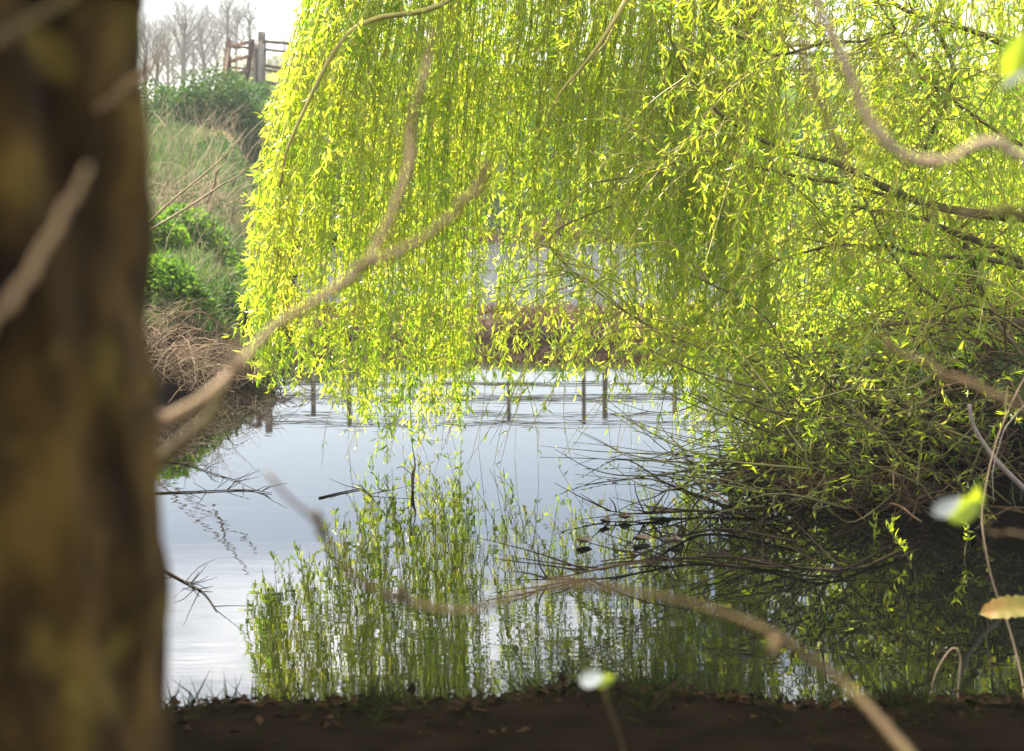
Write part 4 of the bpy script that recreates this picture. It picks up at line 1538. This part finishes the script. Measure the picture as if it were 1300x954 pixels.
lt = thing('leafy_twig', P(1262, 640, 1.5), 'out-of-focus bright leaf with a pale leaf behind it, over the dark brushwood', 'leaves')
blade_leaf(1228, 645, 1.5, R(35), .040, .026, 'bright_leaf', lt, tilt=.5)
blade_leaf(1203, 642, 1.49, R(28), .030, .021, 'pale_leaf', lt, tilt=-.25)
blade_leaf(1240, 628, 1.5, R(80), .02, .010, 'bright_leaf', lt, tilt=.2)
near_branch(lt, [([(1250, 655, 1.51), (1258, 675, 1.5), (1300, 678, 1.45), (1400, 690, 1.4)], [.0012, .0016, .002, .003])], 'moss_twig', 'stem')
lt = thing('leafy_twig', P(1300, 85, 1.4), 'out-of-focus green leaves with a pale curled edge in the top right corner', 'leaves')
blade_leaf(1296, 68, 1.45, R(70), .050, .030, 'bright_leaf', lt, tilt=.5)
blade_leaf(1282, 66, 1.47, R(115), .030, .014, 'nettle', lt, tilt=.1)
blade_leaf(1289, 98, 1.43, R(35), .030, .008, 'pale_leaf', lt, tilt=-.3)
near_branch(lt, [([(1302, 95, 1.45), (1330, 120, 1.45), (1400, 160, 1.45)], [.0014, .002, .003])], 'moss_twig', 'stem')
lt = thing('bramble_leaf', P(1330, 780, 3.7), 'serrated yellow bramble leaf with a red edge at the frame edge', 'leaf')
blade_leaf(1296, 772, 3.7, R(4), .19, .078, 'bramble_leaf', lt, 'blade', tilt=.95, serr=.16)
near_branch(lt, [([(1340, 776, 3.7), (1400, 800, 3.75), (1450, 905, 3.8)], [.002, .003, .004])], 'moss_twig', 'stem')
lt = thing('leafy_twig', P(760, 870, 1.6), 'small pale leaf tip rising at the bottom edge of the pond', 'leaves')
blade_leaf(752, 862, 1.6, R(15), .026, .018, 'pale_leaf', lt, tilt=.3)
blade_leaf(768, 864, 1.6, R(20), .022, .016, 'bright_leaf', lt, tilt=.5)
b = MB()
q0 = P(765, 870, 1.6)
q1 = q0 + np.array([.03, .0, -.15])
q2 = q0 + np.array([.05, .02, 0])
q2[2] = float(ground_z(q2[0], q2[1])) - .02
b.tube(spline([q0, q1, q2], 14), .0016, 5)
b.build('stem', M['moss_twig'], lt)

# near bank lip: dead leaves and low plants, bank shade painted in near-black
b = MB()
N = 5200
xs = rng.uniform(-1.7, 1.9, N)
ys = near_edge(xs) - np.abs(rng.normal(0, .22, N)) + .05
dr = rng.normal(0, 1, (N, 3))
dr[:, 2] = rng.normal(.05, .2, N)
b.leaves(np.stack([xs, ys, np.maximum(ground_z(xs, ys), 0) + rng.uniform(0, .025, N)], -1), dr, rng.uniform(.02, .05, N), rng.uniform(.012, .028, N), np.stack([rng.normal(0, .4, N), rng.normal(0, .4, N), np.ones(N)], -1))
tag(b.build('leaf_litter', M['litter']), 'leaf litter on the near bank at the bottom edge, shade painted in near-black', 'leaf litter', kind='stuff')
# rough grass and roots breaking the near edge
b = MB()
N = 4200
xs = rng.uniform(-1.5, 1.8, N)
xs = xs + .12 * np.sin(xs * 9)
ys = near_edge(xs) - np.abs(rng.normal(0, .22, N)) + .02 + .03 * np.sin(xs * 17)
dr = np.stack([rng.normal(0, .7, N), rng.normal(.2, .5, N), rng.uniform(.15, .8, N)], -1)
b.leaves(np.stack([xs, ys, np.maximum(ground_z(xs, ys), 0) - .005], -1), dr, rng.uniform(.03, .12, N), .005, droop=.45)
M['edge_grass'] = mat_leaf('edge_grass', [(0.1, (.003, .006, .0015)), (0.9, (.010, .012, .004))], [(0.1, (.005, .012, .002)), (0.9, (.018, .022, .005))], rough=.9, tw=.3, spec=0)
tag(b.build('near_grass', M['edge_grass']), 'sparse dark grass along the near water edge', 'grass', kind='stuff')

# morning haze over the valley
hz = bpy.data.materials.new('haze')
hz.use_nodes = True
hn = hz.node_tree
hn.nodes.clear()
pv = hn.nodes.new('ShaderNodeVolumePrincipled')
pv.inputs['Color'].default_value = (.96, .97, 1.0, 1)
pv.inputs['Density'].default_value = .0008
pv.inputs['Anisotropy'].default_value = .1
ho = hn.nodes.new('ShaderNodeOutputMaterial')
hn.links.new(pv.outputs[0], ho.inputs['Volume'])
b = MB()
x0, x1, y0, y1, z0, z1 = -720, 720, -60, 2000, -1.7, 40
b.add([(x, y, z) for x in (x0, x1) for y in (y0, y1) for z in (z0, z1)],
      [(0, 1, 3, 2), (4, 6, 7, 5), (0, 4, 5, 1), (2, 3, 7, 6), (0, 2, 6, 4), (1, 5, 7, 3)])
o = b.build('haze', hz, smooth=False)
tag(o, 'thin pale haze softening the far trees and gate', 'haze', kind='stuff')
print('done')
